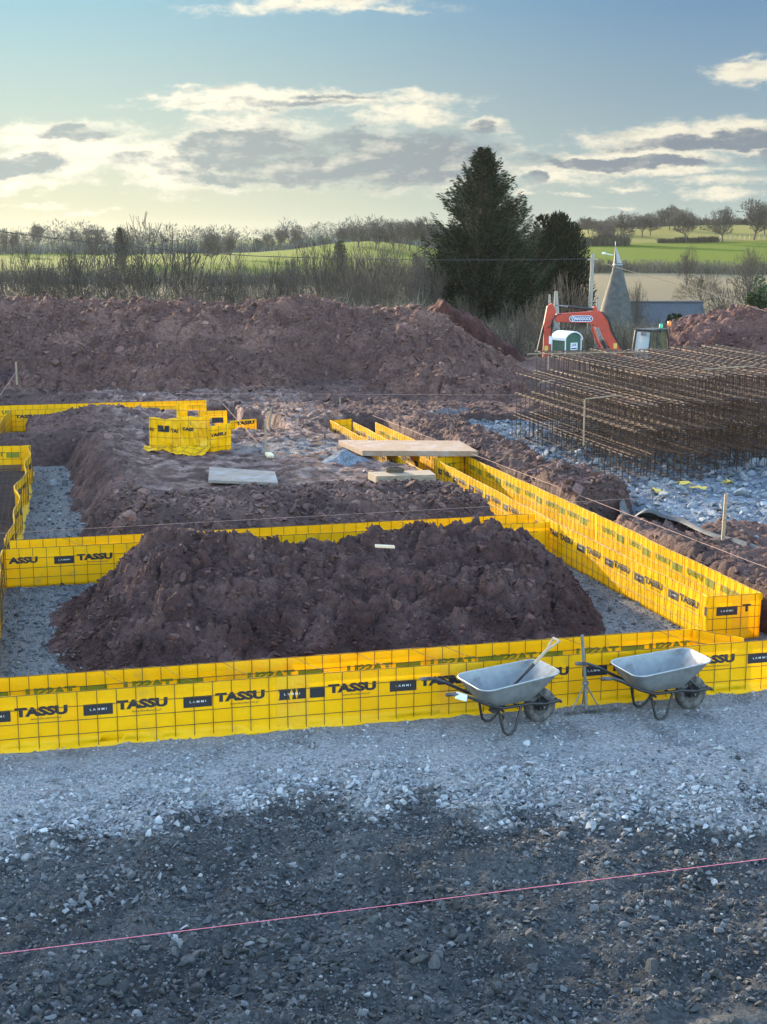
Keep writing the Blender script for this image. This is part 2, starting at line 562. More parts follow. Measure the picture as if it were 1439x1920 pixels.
def ground_col(s, t):
    x, y = s * CA - t * NA, s * NA + t * CA
    D = y
    p = palefac(s, t)[..., None]
    dark = np.array((.060, .062, .064)); pale = np.array((.27, .265, .265))
    n = fbm(s * 1.1, t * 1.1, 4, 91)[..., None]
    dark = dark * (1 + .45 * np.clip(n, -.8, 1.2))
    n2 = fbm(s * 2.1, t * 2.1, 4, 92)[..., None]
    mud = np.array((.11, .10, .10))
    k = sst(n2, .25, .8)
    pl = pale * (1 - k * .55) + mud * k * .55
    c = dark * (1 - p) + pl * p
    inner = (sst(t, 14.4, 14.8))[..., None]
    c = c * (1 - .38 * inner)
    # beyond the site
    az = x / np.maximum(D, 1)
    nn = .5 + .5 * fbm(x * .02, D * .006, 4, 77)
    grass = np.stack([.075 + .03 * nn, .105 + .03 * nn, .008 + .005 * nn], -1)
    dry = np.stack([.17 + .05 * nn, .135 + .04 * nn, .085 + .02 * nn], -1)
    olive = np.stack([.15 + .04 * nn, .14 + .03 * nn, .04 + .01 * nn], -1)
    rough = np.stack([.08 + .03 * nn, .072 + .03 * nn, .045 + .02 * nn], -1)
    w = sst(az, .07, .12)[..., None]
    g_start = 262 - 28 * sst(az, .07, .14)
    fg = sst(D, g_start - 6, g_start + 6)[..., None]
    sc = sst(D, 150, 170)[..., None]
    far_c = rough * (1 - sc) + dry * sc
    far_c = far_c * (1 - fg) + grass * fg
    ol = (sst(D, 345, 352) * sst(az, .07, .1))[..., None]
    far_c = far_c * (1 - ol) + olive * ol
    ff = sst(D, 700, 900)[..., None]
    far_c = far_c * (1 - ff) + np.array((.10, .12, .06)) * ff
    soilc = np.array((.15, .095, .085))
    m = sst(D, 37, 44)[..., None]; c = c * (1 - m) + soilc * m
    m = sst(D, 78, 90)[..., None]; c = c * (1 - m) + far_c * m
    return c


def grid_mesh(name, S, T, zf, cf, m, skirt=0):
    s, t = np.meshgrid(S, T)
    z = zf(s, t)
    V = np.stack([s, t, z], -1).reshape(-1, 3)
    col = cf(s, t).reshape(-1, 3) if cf else None
    nx, ny = len(S), len(T)
    i = np.arange(nx * ny).reshape(ny, nx)
    F = np.stack([i[:-1, :-1], i[:-1, 1:], i[1:, 1:], i[1:, :-1]], -1).reshape(-1, 4)
    return np_mesh(name, V, F, m, col=col, smooth=True)


gs = spaced(-380, 640, -1.6, 10.5, .045, 1.09, 30)
gt = spaced(2, 1150, 8.2, 15.4, .045, 1.025, 30)
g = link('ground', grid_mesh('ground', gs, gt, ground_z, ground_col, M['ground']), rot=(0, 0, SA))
tag(g, kind='structure')


# the soil of the site: platform between the strips, bank beside the right strip, tracked ground up to the heap
def soil_z(s, t):
    n1 = fbm(s * .6, t * .6, 3, 41); n2 = fbm(s * 1.9, t * 1.9, 4, 42)
    z = .42 + .07 * n1 + .04 * n2
    plat = sst(t, 22.5, 23.4) * (1 - sst(t, 37.6, 39.0))
    z = z + .14 * plat
    # clods along the front rim, hump at the back left, swell along the left rim
    z = z + .20 * np.exp(-((t - 23.7 + .3 * perlin(s * .7, s * 0, 3)) / .55) ** 2) * sst(s, 1.2, 2.2) * (.75 + .6 * perlin(s * 1.3, t * .5, 8))
    z = z + .34 * np.exp(-((s - 1.9) / 1.1) ** 2 - ((t - 37.0) / 1.7) ** 2) + .17 * np.exp(-((s - 1.4) / .7) ** 2 - ((t - 30) / 5) ** 2)
    z = z + .10 * np.exp(-((t - 24.9) / .5) ** 2)
    # fine relief, stronger on loose soil than on the trodden top
    loose = np.clip(1.25 - sst(t, 24.8, 25.6) * (1 - sst(t, 32.5, 34.5)) * sst(s, 1.6, 2.4) * (1 - sst(s, 8.9, 9.3)), .25, 1)
    z = z + loose * (rubble(s, t, .22, .075, 43) + rubble(s, t, .09, .035, 44)) + .012 * fbm(s * 7, t * 7, 3, 46)
    w = .22 * fbm(s * .9, t * .9, 3, 47) + .06 * fbm(s * 4, t * 4, 3, 48)
    # trenches: left, right, far right, rear
    z = z * 1.0
    def cut(z, d, wid, floor=-.35):
        """d>0 inside the trench"""
        k = sst(d + w, -wid, .02)
        return z * (1 - k) + floor * k
    leftd = np.minimum(.52 - .022 * (t - 22.5) - s, 32.9 - t)
    z = cut(z, leftd, 1.15)
    rl = 7.75 - .55 * sst(t, 28.2, 28.8)
    rd = np.minimum(np.minimum(s - rl, 9.22 - .35 * sst(t, 28.5, 29.5) - s), 35.9 - t)
    k = sst(rd + w * .25, -.12, .0); z = z * (1 - k) - .35 * k
    md = np.minimum(np.minimum(22.45 - t, 9.2 - s), s + 30)
    k = sst(md + w * .2, -.35, .0); z = z * (1 - k) - .35 * k
    rear = np.minimum(np.minimum(t - 39.2, 40.9 - t), 5.5 - s)
    k = sst(rear + w * .1, -.25, .0); z = z * (1 - k) - .35 * k
    k = sst(np.minimum(np.minimum(-.35 - s, 41 - t), t - 35.2), -.3, 0.0); z = z * (1 - k) - .35 * k
    # pocket with the corner pieces
    k = sst(np.minimum(np.minimum(s - 4.7, 6.0 - s), np.minimum(t - 34.6, 38.9 - t)) + .4 * w, -.3, .0); z = z * (1 - k) - .1 * k
    # right bank, its gap, and the drop to the stone pad
    pad = np.minimum(np.minimum(s - (10.55 + .25 * perlin(t * .6, t * 0, 9)), t - (21.2 + .25 * (s - 10.4))), 35.5 - t)
    k = sst(pad + .4 * w, -.25, .05); z = z * (1 - k) - .2 * k
    bank = sst(s, 9.25, 9.5) * (1 - sst(s, 10.6, 11.5)) * (1 - sst(t, 34, 36))
    z = z + bank * (.12 + .09 * perlin(s * 1.1, t * .5, 60)) * (z > .1)
    gap = np.exp(-((t - 22.55 - .2 * (s - 9.6)) / .38) ** 2) * sst(s, 8.9, 9.3)
    z = z - .75 * np.clip(gap * 1.3, 0, 1) * (z > -.15)
    near = 1 - sst(t, 15.3, 15.9)
    z = z * (1 - near) - .35 * near
    return z


def soil_col(s, t):
    n = fbm(s * .8, t * .8, 4, 51)[..., None]
    n2 = fbm(s * 2.6, t * 2.6, 4, 52)[..., None]
    a = np.array((.125, .076, .066)); b = np.array((.075, .046, .042)); c3 = np.array((.30, .22, .195)); gr = np.array((.15, .155, .165))
    k = sst(n, -.5, .5)
    c = a * k + b * (1 - k)
    trod = (sst(t, 24.8, 26.5) * sst(s, 1.2, 2.4) * (1 - sst(s, 7.6, 8.3)))[..., None]
    k = sst(n2, -.4, .8) * trod * .8; c = c * (1 - k) + c3 * k
    gd = (np.exp(-((s - 6.2) / 1.5) ** 2 - ((t - 31.0) / 1.6) ** 2) + .8 * np.exp(-((s - 4.6) / .8) ** 2 - ((t - 31.2) / 1.0) ** 2))[..., None]
    gd = gd + np.exp(-((t - (35.9 + .5 * (s - 10))) / .55) ** 2 - ((s - 10.6) / 1.4) ** 2)[..., None]
    k = sst(gd + .5 * n2, .55, .95) * .75; c = c * (1 - k) + gr * k
    return c


ss = np.concatenate([np.arange(-16, -1.2, .14), np.arange(-1.2, 11.6, .05), np.arange(11.6, 21, .12)])
ts = np.concatenate([np.arange(15.3, 33, .055), np.arange(33, 47.5, .09)])
terrain = link('terrain', grid_mesh('terrain', ss, ts, soil_z, soil_col, M['soil']), rot=(0, 0, SA))
tag(terrain, kind='structure')


def heightfield(name, label, cat, S, T, zf, cf, m, rot=SA, org=None, kind=None):
    """a heap as one closed thing with its own origin on the ground"""
    cs, ct = (S[0] + S[-1]) / 2, (T[0] + T[-1]) / 2
    me = grid_mesh(name, S - cs, T - ct, lambda a, b: zf(a + cs, b + ct), lambda a, b: cf(a + cs, b + ct), m)
    loc = sw(cs, ct) if rot else Vector((cs, ct, 0))
    return tag(link(name, me, None, loc, (0, 0, rot)), label, cat, kind=kind)


# front mound
def mound_z(s, t):
    w = .25 * fbm(s * .7, t * .7, 3, 61)
    w2 = .5 * perlin(s * .9, t * 0, 62)
    rid = 19.55 + .25 * np.sin(s * 1.3)
    H = .95 + .12 * np.exp(-((s - 2.0) / .8) ** 2) + .0 * np.exp(-((s - 6.6) / .8) ** 2) - .10 * np.exp(-((s - 4.2) / .9) ** 2) + .07 * perlin(s * 1.6, t * .6, 68)
    left = sst(s + .7 * w, -.25, 1.75); right = sst(7.62 + .24 * (t - 17.4) + w * .4 - s, 0, 1.05)
    fr = np.clip((t - (16.15 + .2 * w2)) / (rid - 16.15 - .2 * w2), 0, 1) ** .8
    bk = np.clip((21.5 - t + w) / (21.5 - rid), 0, 1)
    prof = np.where(t < rid, fr, sst(bk, 0, 1))
    # plan outline
    a = np.sqrt(np.clip(1 - np.clip(np.abs(s - 3.95) / 4.2, 0, 1) ** 4.5, 0, 1))
    z = H * prof * np.power(np.clip(left, 0, 1), .8) * np.power(np.clip(right, 0, 1), .75) * a
    m = np.clip(z * 3, 0, 1)
    z = z - .07 + m * (.06 * fbm(s * 1.7, t * 1.7, 3, 63) + rubble(s, t, .38, .15, 64) + rubble(s, t, .14, .075, 65) + rubble(s, t, .06, .030, 66))
    return np.where(m < .02, -.12, z)


def mound_c(s, t):
    n = fbm(s * 1.2, t * 1.2, 4, 71)[..., None]
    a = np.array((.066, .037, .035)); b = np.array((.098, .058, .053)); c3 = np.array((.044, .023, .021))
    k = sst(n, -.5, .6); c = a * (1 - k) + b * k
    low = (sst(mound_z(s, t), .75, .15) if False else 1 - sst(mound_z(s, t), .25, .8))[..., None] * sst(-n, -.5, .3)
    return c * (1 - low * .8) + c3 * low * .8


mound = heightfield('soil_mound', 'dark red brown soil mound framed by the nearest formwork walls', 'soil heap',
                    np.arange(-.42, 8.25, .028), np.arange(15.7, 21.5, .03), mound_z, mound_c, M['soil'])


# the long heap at the back, in plain world axes
def heap_z(x, y):
    crest = np.interp(x, [-40, -20, -14, -8.5, -5.5, -3.2, -.4, 1.2, 2.0, 2.6, 3.6, 4.6, 5.5, 7, 9], [2.7, 2.75, 2.70, 2.60, 2.52, 2.78, 2.36, 2.34, 2.1, 1.75, 1.1, .55, .05, -.6, -1.6])
    yb = np.interp(x, [-40, -15, -6.5, -2, 0, 2, 4, 9], [44.6, 43.9, 43.9, 44.4, 43.2, 41.2, 40.4, 41])
    yc = 52.6
    w = .5 * fbm(x * .35, y * .35, 4, 81)
    k = np.clip((y + w - yb) / (yc - yb), 0, 1)
    prof = k ** .8
    bk = 1 - sst(y, 57, 63)
    z = -.0 + (crest + .12 * fbm(x * .5, y * .4, 3, 82)) * prof * bk
    z = z + .35 * np.exp(-((x + 9) / 3.5) ** 2 - ((y - 46.5) / 1.2) ** 2)
    z = z - 1.15 * np.exp(-((x + 1.5) / 1.35) ** 2 - ((y - 47.0) / 1.5) ** 2)
    z = z + .42 * np.exp(-((x - 1.2) / .9) ** 2 - ((y - 43.8) / 1.2) ** 2) + .35 * np.exp(-((x - 3.6) / 1.2) ** 2 - ((y - 43.2) / 1.6) ** 2)
    z = z - .35 * np.exp(-((x + 13) / 1.6) ** 2 - ((y - 46) / 1.2) ** 2)
    z = z + .25 * np.exp(-((x + 3.2) / .5) ** 2 - ((y - 52) / .8) ** 2)
    gul = np.exp(-((x + 3.6 + (y - 50) * -.35 + .3 * perlin(y * .5, y * 0, 4)) / .45) ** 2) * sst(y, 45, 48)
    z = z - .22 * gul
    r = rubble(x, y, .55, .24, 83) + rubble(x, y, .22, .13, 84) + rubble(x, y, .1, .05, 85)
    return z - .1 + r * (.3 + .7 * sst(z, .0, .6)) + .12 * fbm(x * 1.3, y * 1.3, 3, 86)


def heap_c(x, y):
    n = fbm(x * .35, y * .35, 4, 87)[..., None]; n2 = fbm(x * 1.4, y * 1.4, 3, 88)[..., None]
    a = np.array((.112, .064, .053)); b = np.array((.185, .108, .086)); c3 = np.array((.068, .037, .033))
    k = sst(n, -.2, .8); c = a * (1 - k) + b * k
    k = sst(n2, .1, .9) * .6; c = c * (1 - k) + c3 * k
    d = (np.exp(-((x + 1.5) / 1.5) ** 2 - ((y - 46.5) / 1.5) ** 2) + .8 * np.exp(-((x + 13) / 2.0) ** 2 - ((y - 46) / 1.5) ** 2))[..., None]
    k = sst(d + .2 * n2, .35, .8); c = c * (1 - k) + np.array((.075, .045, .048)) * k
    return c


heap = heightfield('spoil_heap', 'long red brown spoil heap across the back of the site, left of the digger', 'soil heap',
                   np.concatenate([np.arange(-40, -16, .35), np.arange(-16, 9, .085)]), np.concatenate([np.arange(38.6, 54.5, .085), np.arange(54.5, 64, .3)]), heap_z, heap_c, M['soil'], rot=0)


def bank_z(x, y):
    yy = y + .5 * fbm(x * .5, y * .2, 3, 95)
    crest = np.interp(x, [0, 2.0, 2.6, 3.1, 3.5, 4.2, 5.2, 6.4, 7.2, 9], [1.3, 1.8, 2.35, 2.0, 1.75, 1.5, .65, -.3, -1.3, -2.5]) + .1 * perlin(x * 2.5, y * .3, 96)
    k = sst(yy, 61.2 - .1 * x, 62.4 - .1 * x)
    z = -1.9 + (crest + 1.9) * k * (1 - sst(y, 66, 72))
    return z + rubble(x, y, .4, .16, 97) + .12 * fbm(x * 2.2, y * .5, 4, 98)


def bank_c(x, y):
    n = fbm(x * 1.5, y * .4, 4, 99)[..., None]
    k = sst(n, -.5, .6)
    return np.array((.045, .020, .018)) * (1 - k) + np.array((.095, .042, .034)) * k


heightfield('cut_bank', 'dark red cut earth bank between the long spoil heap and the digger arm', 'earth bank',
            np.arange(-1, 9.5, .09), np.arange(59.5, 72, .09), bank_z, bank_c, M['soil'], rot=0)


def rheap_z(x, y):
    crest = np.interp(x, [12, 14, 15.4, 16.4, 17.4, 19, 21, 23, 26, 34], [-3.8, -3.2, -1.9, -.8, -.15, .25, .6, .7, .9, 1.1])
    k = np.clip((y + .8 * fbm(x * .3, y * .3, 3, 101) - 73) / 9.0, 0, 1) ** .85
    z = -3.2 + (crest + 3.2) * k * (1 - sst(y, 87, 94))
    return z + rubble(x, y, .8, .34, 102) + rubble(x, y, .35, .22, 103) + .15 * fbm(x * .9, y * .9, 4, 104)


def rheap_c(x, y):
    n = fbm(x * .5, y * .5, 4, 105)[..., None]
    k = sst(n, -.5, .7)
    return np.array((.085, .042, .036)) * (1 - k) + np.array((.15, .082, .068)) * k


rheap_o = heightfield('spoil_heap', 'reddish spoil heap rising behind the rebar cages right of the digger cab', 'soil heap',
            np.arange(12, 34, .13), np.arange(72, 95, .14), rheap_z, rheap_c, M['soil'], rot=0)


# pad of coarse stone under the cages
def pad_z(s, t):
    k = sst(np.minimum(np.minimum(s - 10.1, t - 19.8), np.minimum(36.4 - t, 26 - s)) + .2 * fbm(s * .6, t * .6, 3, 111), -.1, .35)
    berm = .62 * np.exp(-((s - 15.4) / 1.2) ** 2 - ((t - 24.6) / 1.7) ** 2)
    return -.25 + k * (.62 + .04 * fbm(s * 1.1, t * 1.1, 3, 112) + berm + rubble(s, t, .16, .05, 113))


def pad_c(s, t):
    n = fbm(s * 1.2, t * 1.2, 4, 114)[..., None]
    return np.array((.17, .195, .235)) * (1 + .35 * np.clip(n, -1, 1))


pad = heightfield('gravel_pad', None, None, np.arange(9.9, 22, .07), np.arange(19.6, 36.5, .07), pad_z, pad_c, M['ground'], kind='structure')


def gh_z(s, t):
    r = np.sqrt(((s - 6.35) / .80) ** 2 + ((t - 28.75) / .85) ** 2) + .08 * fbm(s * 3, t * 3, 3, 121)
    return .42 + .42 * np.clip(1 - r, -.5, 1) ** 1.0 + .015 * fbm(s * 14, t * 14, 3, 122)


heightfield('gravel_heap', 'small cone of blue grey gravel beside the bridging board', 'gravel heap', np.arange(5.5, 7.25, .03), np.arange(27.8, 29.7, .03), gh_z,
            lambda s, t: np.ones(s.shape + (3,)) * np.array((.155, .175, .205)) * (1 + .3 * fbm(s * 5, t * 5, 3, 123)[..., None]), M['ground'])


def rs_z(s, t):
    r = np.sqrt(((s - 5.0) / .40) ** 2 + ((t - 7.93) / .28) ** 2) + .12 * fbm(s * 3, t * 3, 3, 124)
    return -.1 + .17 * np.clip(1.2 - r, 0, 1) + rubble(s, t, .05, .03, 125) * (r < 1.1)


heightfield('soil_mound', 'corner of a small red soil heap at the bottom right edge', 'soil heap', np.arange(3.4, 5.2, .025), np.arange(7.6, 9.0, .025), rs_z,
            lambda s, t: np.ones(s.shape + (3,)) * np.array((.10, .05, .042)), M['soil'])


# ------------------------------------------------------------------ loose stones
def ico(sub):
    import bmesh
    bm = bmesh.new(); bmesh.ops.create_icosphere(bm, subdivisions=sub, radius=1.0)
    V = np.array([v.co[:] for v in bm.verts]); F = np.array([[v.index for v in f.verts] for f in bm.faces]); bm.free()
    return V, F


def rock_shapes(sub, n, seed):
    rng = np.random.default_rng(seed)
    V, F = ico(sub)
    out = []
    for i in range(n):
        P = V + rng.normal(0, .10 if sub == 1 else .03, V.shape)
        for k in range(8):
            d = rng.normal(size=3); d /= np.linalg.norm(d); h = rng.uniform(.22, .62)
            e = P @ d; P = P - np.maximum(e - h, 0)[:, None] * d
        P *= np.array([rng.uniform(.9, 1.4), rng.uniform(.6, 1.0), rng.uniform(.4, .75)])
        out.append(P / np.abs(P).max())
    return out, F


SH1, F1_ = rock_shapes(1, 14, 5)
SH2, F2_ = rock_shapes(3 - 1, 14, 6)


def stones(name, P, size, col, m, big=False, seed=1, parent=None, rot=(0, 0, SA), loc=(0, 0, 0), kind='stuff', flat=1.0):
    rng = np.random.default_rng(seed)
    n = len(P)
    shapes, F = (SH2, F2_) if big else (SH1, F1_)
    B = np.stack(shapes)[rng.integers(0, len(shapes), n)]                # n,v,3
    a = rng.uniform(0, 2 * PI, n); tx = rng.normal(0, .45, n); ty = rng.normal(0, .45, n)
    ca, sa = np.cos(a), np.sin(a)
    B = B * (size[:, None, None] * rng.uniform(.8, 1.2, (n, 1, 3)) * np.array([1, 1, flat]))
    y = B[..., 1] * np.cos(tx)[:, None] - B[..., 2] * np.sin(tx)[:, None]
    z = B[..., 1] * np.sin(tx)[:, None] + B[..., 2] * np.cos(tx)[:, None]
    x = B[..., 0] * np.cos(ty)[:, None] + z * np.sin(ty)[:, None]
    z = -B[..., 0] * np.sin(ty)[:, None] + z * np.cos(ty)[:, None]
    X = x * ca[:, None] - y * sa[:, None] + P[:, 0:1]
    Y = x * sa[:, None] + y * ca[:, None] + P[:, 1:2]
    Z = z + P[:, 2:3]
    V = np.stack([X, Y, Z], -1).reshape(-1, 3)
    nv = B.shape[1]
    FF = (F[None] + (np.arange(n) * nv)[:, None, None]).reshape(-1, 3)
    C = np.repeat(col, nv, 0)
    me = np_mesh(name, V, FF, m, col=C)
    o = link(name, me, parent, loc, rot)
    if kind: o['kind'] = kind
    return o


rng = np.random.default_rng(12)


def greys(n, lo, hi, blue=1.15, v=.35, r=None):
    k = rng.beta(1.6, 2.4, n)[:, None]
    c = lo + (hi - lo) * k
    return c * np.array([[1 - .10 * blue, 1, 1 + .13 * blue]]) * rng.uniform(1 - v, 1 + v, (n, 1))


def lognorm(n, med, sig, lo, hi):
    return np.clip(med * np.exp(rng.normal(0, sig, n)), lo, hi)


# dusty pale stone in front of the formwork and in the near dark rubble
n = 62000
s = rng.uniform(-1.3, 9.4, n); t = rng.uniform(10.6, 14.42, n)
p = palefac(s, t); keep = rng.uniform(0, 1, n) < p * (.45 + .75 * sst(fbm(s * 1.3, t * 1.3, 3, 141), -.5, .35)); s, t = s[keep], t[keep]
# coarser towards the front edge of the pale spread, fine crushed near the wall
e = np.clip(1 - (t - pale_edge(s)) / 1.6, 0, 1)
sz = np.clip(.0082 * np.exp(rng.normal(0, .50, len(s))) * (1 + 1.2 * e), .004, .05)
z = ground_z(s, t) + sz * .15
k = sz > .018
gz = greys(len(s), .16, .40, .3)
stones('loose_stones', np.stack([s, t, z], -1)[~k], sz[~k], gz[~k], M['stone'], seed=2)
stones('loose_stones', np.stack([s, t, z], -1)[k], sz[k], gz[k] * 1.1, M['stone'], big=True, seed=3)
# dark rubble
n = 95000
s = rng.uniform(-.9, 7.0, n); t = rng.uniform(8.1, 12.8, n)
p = palefac(s, t); keep = (rng.uniform(0, 1, n) < (1.1 - p)) & (rng.uniform(0, 1, n) < .6 + .4 * sst(fbm(s * .9, t * .9, 3, 142), -.4, .4)); s, t = s[keep], t[keep]
sz = lognorm(len(s), .0085, .62, .003, .045)
z = ground_z(s, t) + sz * .15
k = sz > .021
gz = greys(len(s), .038, .16, .5)
q = rng.uniform(0, 1, len(s)) < .04 + .25 * np.clip(p[keep], 0, 1) + .05 * (t > 10.6); gz[q] = greys(int(q.sum()), .15, .32, .3)
stones('loose_stones', np.stack([s, t, z], -1)[~k], sz[~k], gz[~k], M['stone'], seed=4)
stones('loose_stones', np.stack([s, t, z], -1)[k], sz[k], gz[k], M['stone'], big=True, seed=5)
# clusters of bigger stones
cl = [(200, 1650, .32, 60, .024, .15), (150, 1700, .25, 50, .024, .17), (330, 1540, .4, 70, .022, .15), (560, 1820, .45, 110, .032, .055), (450, 1800, .3, 50, .034, .06), (780, 1800, .5, 70, .034, .055), (820, 1890, .4, 60, .032, .055),
      (1010, 1440, .55, 150, .026, .30), (960, 1490, .4, 90, .026, .27), (1230, 1500, .55, 150, .026, .30), (1300, 1560, .5, 120, .024, .28), (640, 1480, .4, 80, .026, .28), (80, 1560, .6, 120, .022, .28),
      (420, 1680, .8, 120, .026, .06), (900, 1700, .5, 80, .024, .055), (1360, 1700, .5, 90, .028, .06), (120, 1860, .5, 110, .03, .055), (1010, 1880, .4, 60, .03, .055), (740, 1700, .5, 70, .026, .06), (1270, 1730, .3, 30, .028, .08), (300, 1880, .6, 120, .03, .05), (620, 1700, .7, 120, .024, .05), (1250, 1860, .7, 90, .024, .05)]
P = []; SZ = []; C = []
for (px, py, rad, cnt, med, alb) in cl:
    s0, t0 = spx(px, py)
    a = rng.normal(0, rad * .55, (cnt, 2)); s = s0 + a[:, 0] * 1.4; t = t0 + a[:, 1] * .8
    sz = lognorm(cnt, med, .4, .010, .065)
    P.append(np.stack([s, t, ground_z(s, t) + sz * .3], -1)); SZ.append(sz); C.append(greys(cnt, alb * .7, alb * 1.35, .5))
stones('scattered_rocks', np.concatenate(P), np.concatenate(SZ), np.concatenate(C), M['stone'], big=True, seed=6)
# stone in the strips beside the mound and the platform
n = 15000
s = np.concatenate([rng.uniform(-.5, 1.6, n // 2), rng.uniform(6.6, 8.6, n // 4), rng.uniform(-.5, 1.8, n // 4)])
t = np.concatenate([rng.uniform(14.9, 21.6, n // 2), rng.uniform(14.9, 21.8, n // 4), rng.uniform(22.2, 33, n // 4)])
sz = lognorm(n, .017, .5, .008, .08)
stones('trench_stones', np.stack([s, t, ground_z(s, t) + sz * .2], -1), sz, greys(n, .09, .21, .4), M['stone'], seed=7)
n = 260
s = np.concatenate([rng.normal(.45, .25, n // 2), rng.normal(.75, .3, n - n // 2)]); t = np.concatenate([rng.uniform(16.3, 20.5, n // 2), rng.uniform(23, 33, n - n // 2)])
sz = lognorm(n, .04, .45, .02, .11)
stones('trench_stones', np.stack([s, t, ground_z(s, t) + sz * .3], -1), sz, greys(n, .15, .3, .3), M['stone'], big=True, seed=8)
# coarse stone of the pad
n = 9000
s = rng.uniform(10.2, 19, n); t = rng.uniform(20, 36, n)
keep = (rng.uniform(0, 1, n) < 1.0) & (s - 10.2 > -.2) & (pad_z(s, t) > .3); s, t = s[keep], t[keep]
sz = lognorm(len(s), .045, .5, .02, .16)
far = (t > 27)
sz = np.where((np.abs(s - 15.4) < 1.6) & (np.abs(t - 24.6) < 2.2), sz * 1.35, sz)
stones('pad_stones', np.stack([s, t, pad_z(s, t) + sz * .25], -1), sz, greys(len(s), .15, .34, .6), M['stone'], big=True, seed=9)


# clods on the soil
def clods(parent, zf, cf, smin, smax, tmin, tmax, n, med, seed, thr=.05, rot=False, mult=1.25, big=True, cmax=.16):
    s = rng.uniform(smin, smax, n); t = rng.uniform(tmin, tmax, n)
    z = zf(s, t); k = z > thr; s, t, z = s[k], t[k], z[k]
    sz = lognorm(len(s), med, .5, med * .4, cmax)
    c = cf(s, t) * rng.uniform(.7, 1.45, (len(s), 1)) * mult
    off = parent.location
    if parent.get('kind') == 'structure' and parent.name == 'terrain':
        P = np.stack([s, t, z + sz * .2], -1)
        o = stones('soil_clods', P, sz, c, M['clod'], big=big, seed=seed)
    else:
        r = parent.rotation_euler.z
        cs, ct = (off.x * math.cos(r) + off.y * math.sin(r), -off.x * math.sin(r) + off.y * math.cos(r))
        P = np.stack([s - cs, t - ct, z + sz * .2], -1)
        o = stones('clods', P, sz, c, M['clod'], big=big, seed=seed, parent=parent, rot=(0, 0, 0))
    return o


clods(mound, mound_z, mound_c, -.4, 8.1, 15.9, 21, 3200, .026, 21, cmax=.13, mult=1.1)
clods(mound, mound_z, mound_c, -.4, 8.1, 15.9, 21, 22000, .011, 22, big=False, mult=1.15)
clods(terrain, soil_z, soil_col, .4, 10.6, 22.6, 26, 5200, .036, 23, .2, cmax=.15)
clods(terrain, soil_z, soil_col, .4, 9, 26, 40, 3000, .018, 29, .2, cmax=.07)
clods(terrain, soil_z, soil_col, 9.2, 12.5, 15.6, 35, 3000, .035, 24, .2, cmax=.16)
clods(terrain, soil_z, soil_col, -1, 14, 32, 46, 3200, .04, 25, .2, cmax=.18)
clods(heap, heap_z, heap_c, -16, 8, 40, 56, 26000, .035, 26, .1, mult=1.15, big=False, cmax=.16)
clods(heap, heap_z, heap_c, -16, 8, 40, 56, 1500, .065, 27, .1, mult=1.15, cmax=.2)
clods(rheap_o, rheap_z, rheap_c, 14, 30, 73, 86, 3500, .07, 28, -2, mult=1.3, big=False, cmax=.3)

# ------------------------------------------------------------------ lettering
def text2d(txt, w, h, bold=0.0, res=3):
    cu = bpy.data.curves.new('txt', 'FONT'); cu.body = txt; cu.size = 1; cu.offset = bold; cu.resolution_u = res
    o = bpy.data.objects.new('txt', cu); scene.collection.objects.link(o)
    bpy.context.view_layer.update()
    dg = bpy.context.evaluated_depsgraph_get()
    me = o.evaluated_get(dg).to_mesh()
    V = np.array([v.co[:2] for v in me.vertices]); F = [list(p.vertices) for p in me.polygons]
    o.evaluated_get(dg).to_mesh_clear()
    bpy.data.objects.remove(o); bpy.data.curves.remove(cu)
    V = V - V.min(0); V = V / V.max(0) * np.array([w, h])
    return V, F


TX_TASSU = text2d('TASSU', .53, .102, .06)


def letters_of(V, F):
    """the faces of each connected letter"""
    par = list(range(len(V)))

    def find(i):
        while par[i] != i:
            par[i] = par[par[i]]; i = par[i]
        return i
    for q in F:
        for j in q[1:]:
            par[find(j)] = find(q[0])
    out = {}
    for q in F:
        out.setdefault(find(q[0]), []).append(q)
    return list(out.values())


TX_URL = text2d('lammifundament.pl', .30, .030, 0.004, 2)
TX_LAMMI = text2d('L A M M I', .17, .024, .01, 2)


def rect2(x0, x1, z0, z1, n=4):
    xs = np.linspace(x0, x1, n + 1)
    V = [(x, z0) for x in xs] + [(x, z1) for x in xs]
    return np.array(V), [[i, i + 1, n + 2 + i, n + 1 + i] for i in range(n)]


def wallfun(seed, amp, wav):
    """sideways bulge of the film, and of everything printed on it"""
    def f(x, z):
        x = np.asarray(x, float); z = np.asarray(z, float)
        return amp * perlin(x * 1.1 + seed, z * 2.1, seed) + .3 * amp * perlin(x * 5 + seed, z * 9, seed + 1) + wav * perlin(x * .55 + seed * 3.1, x * 0 + .2, seed + 5)
    return f


SEED = [100]


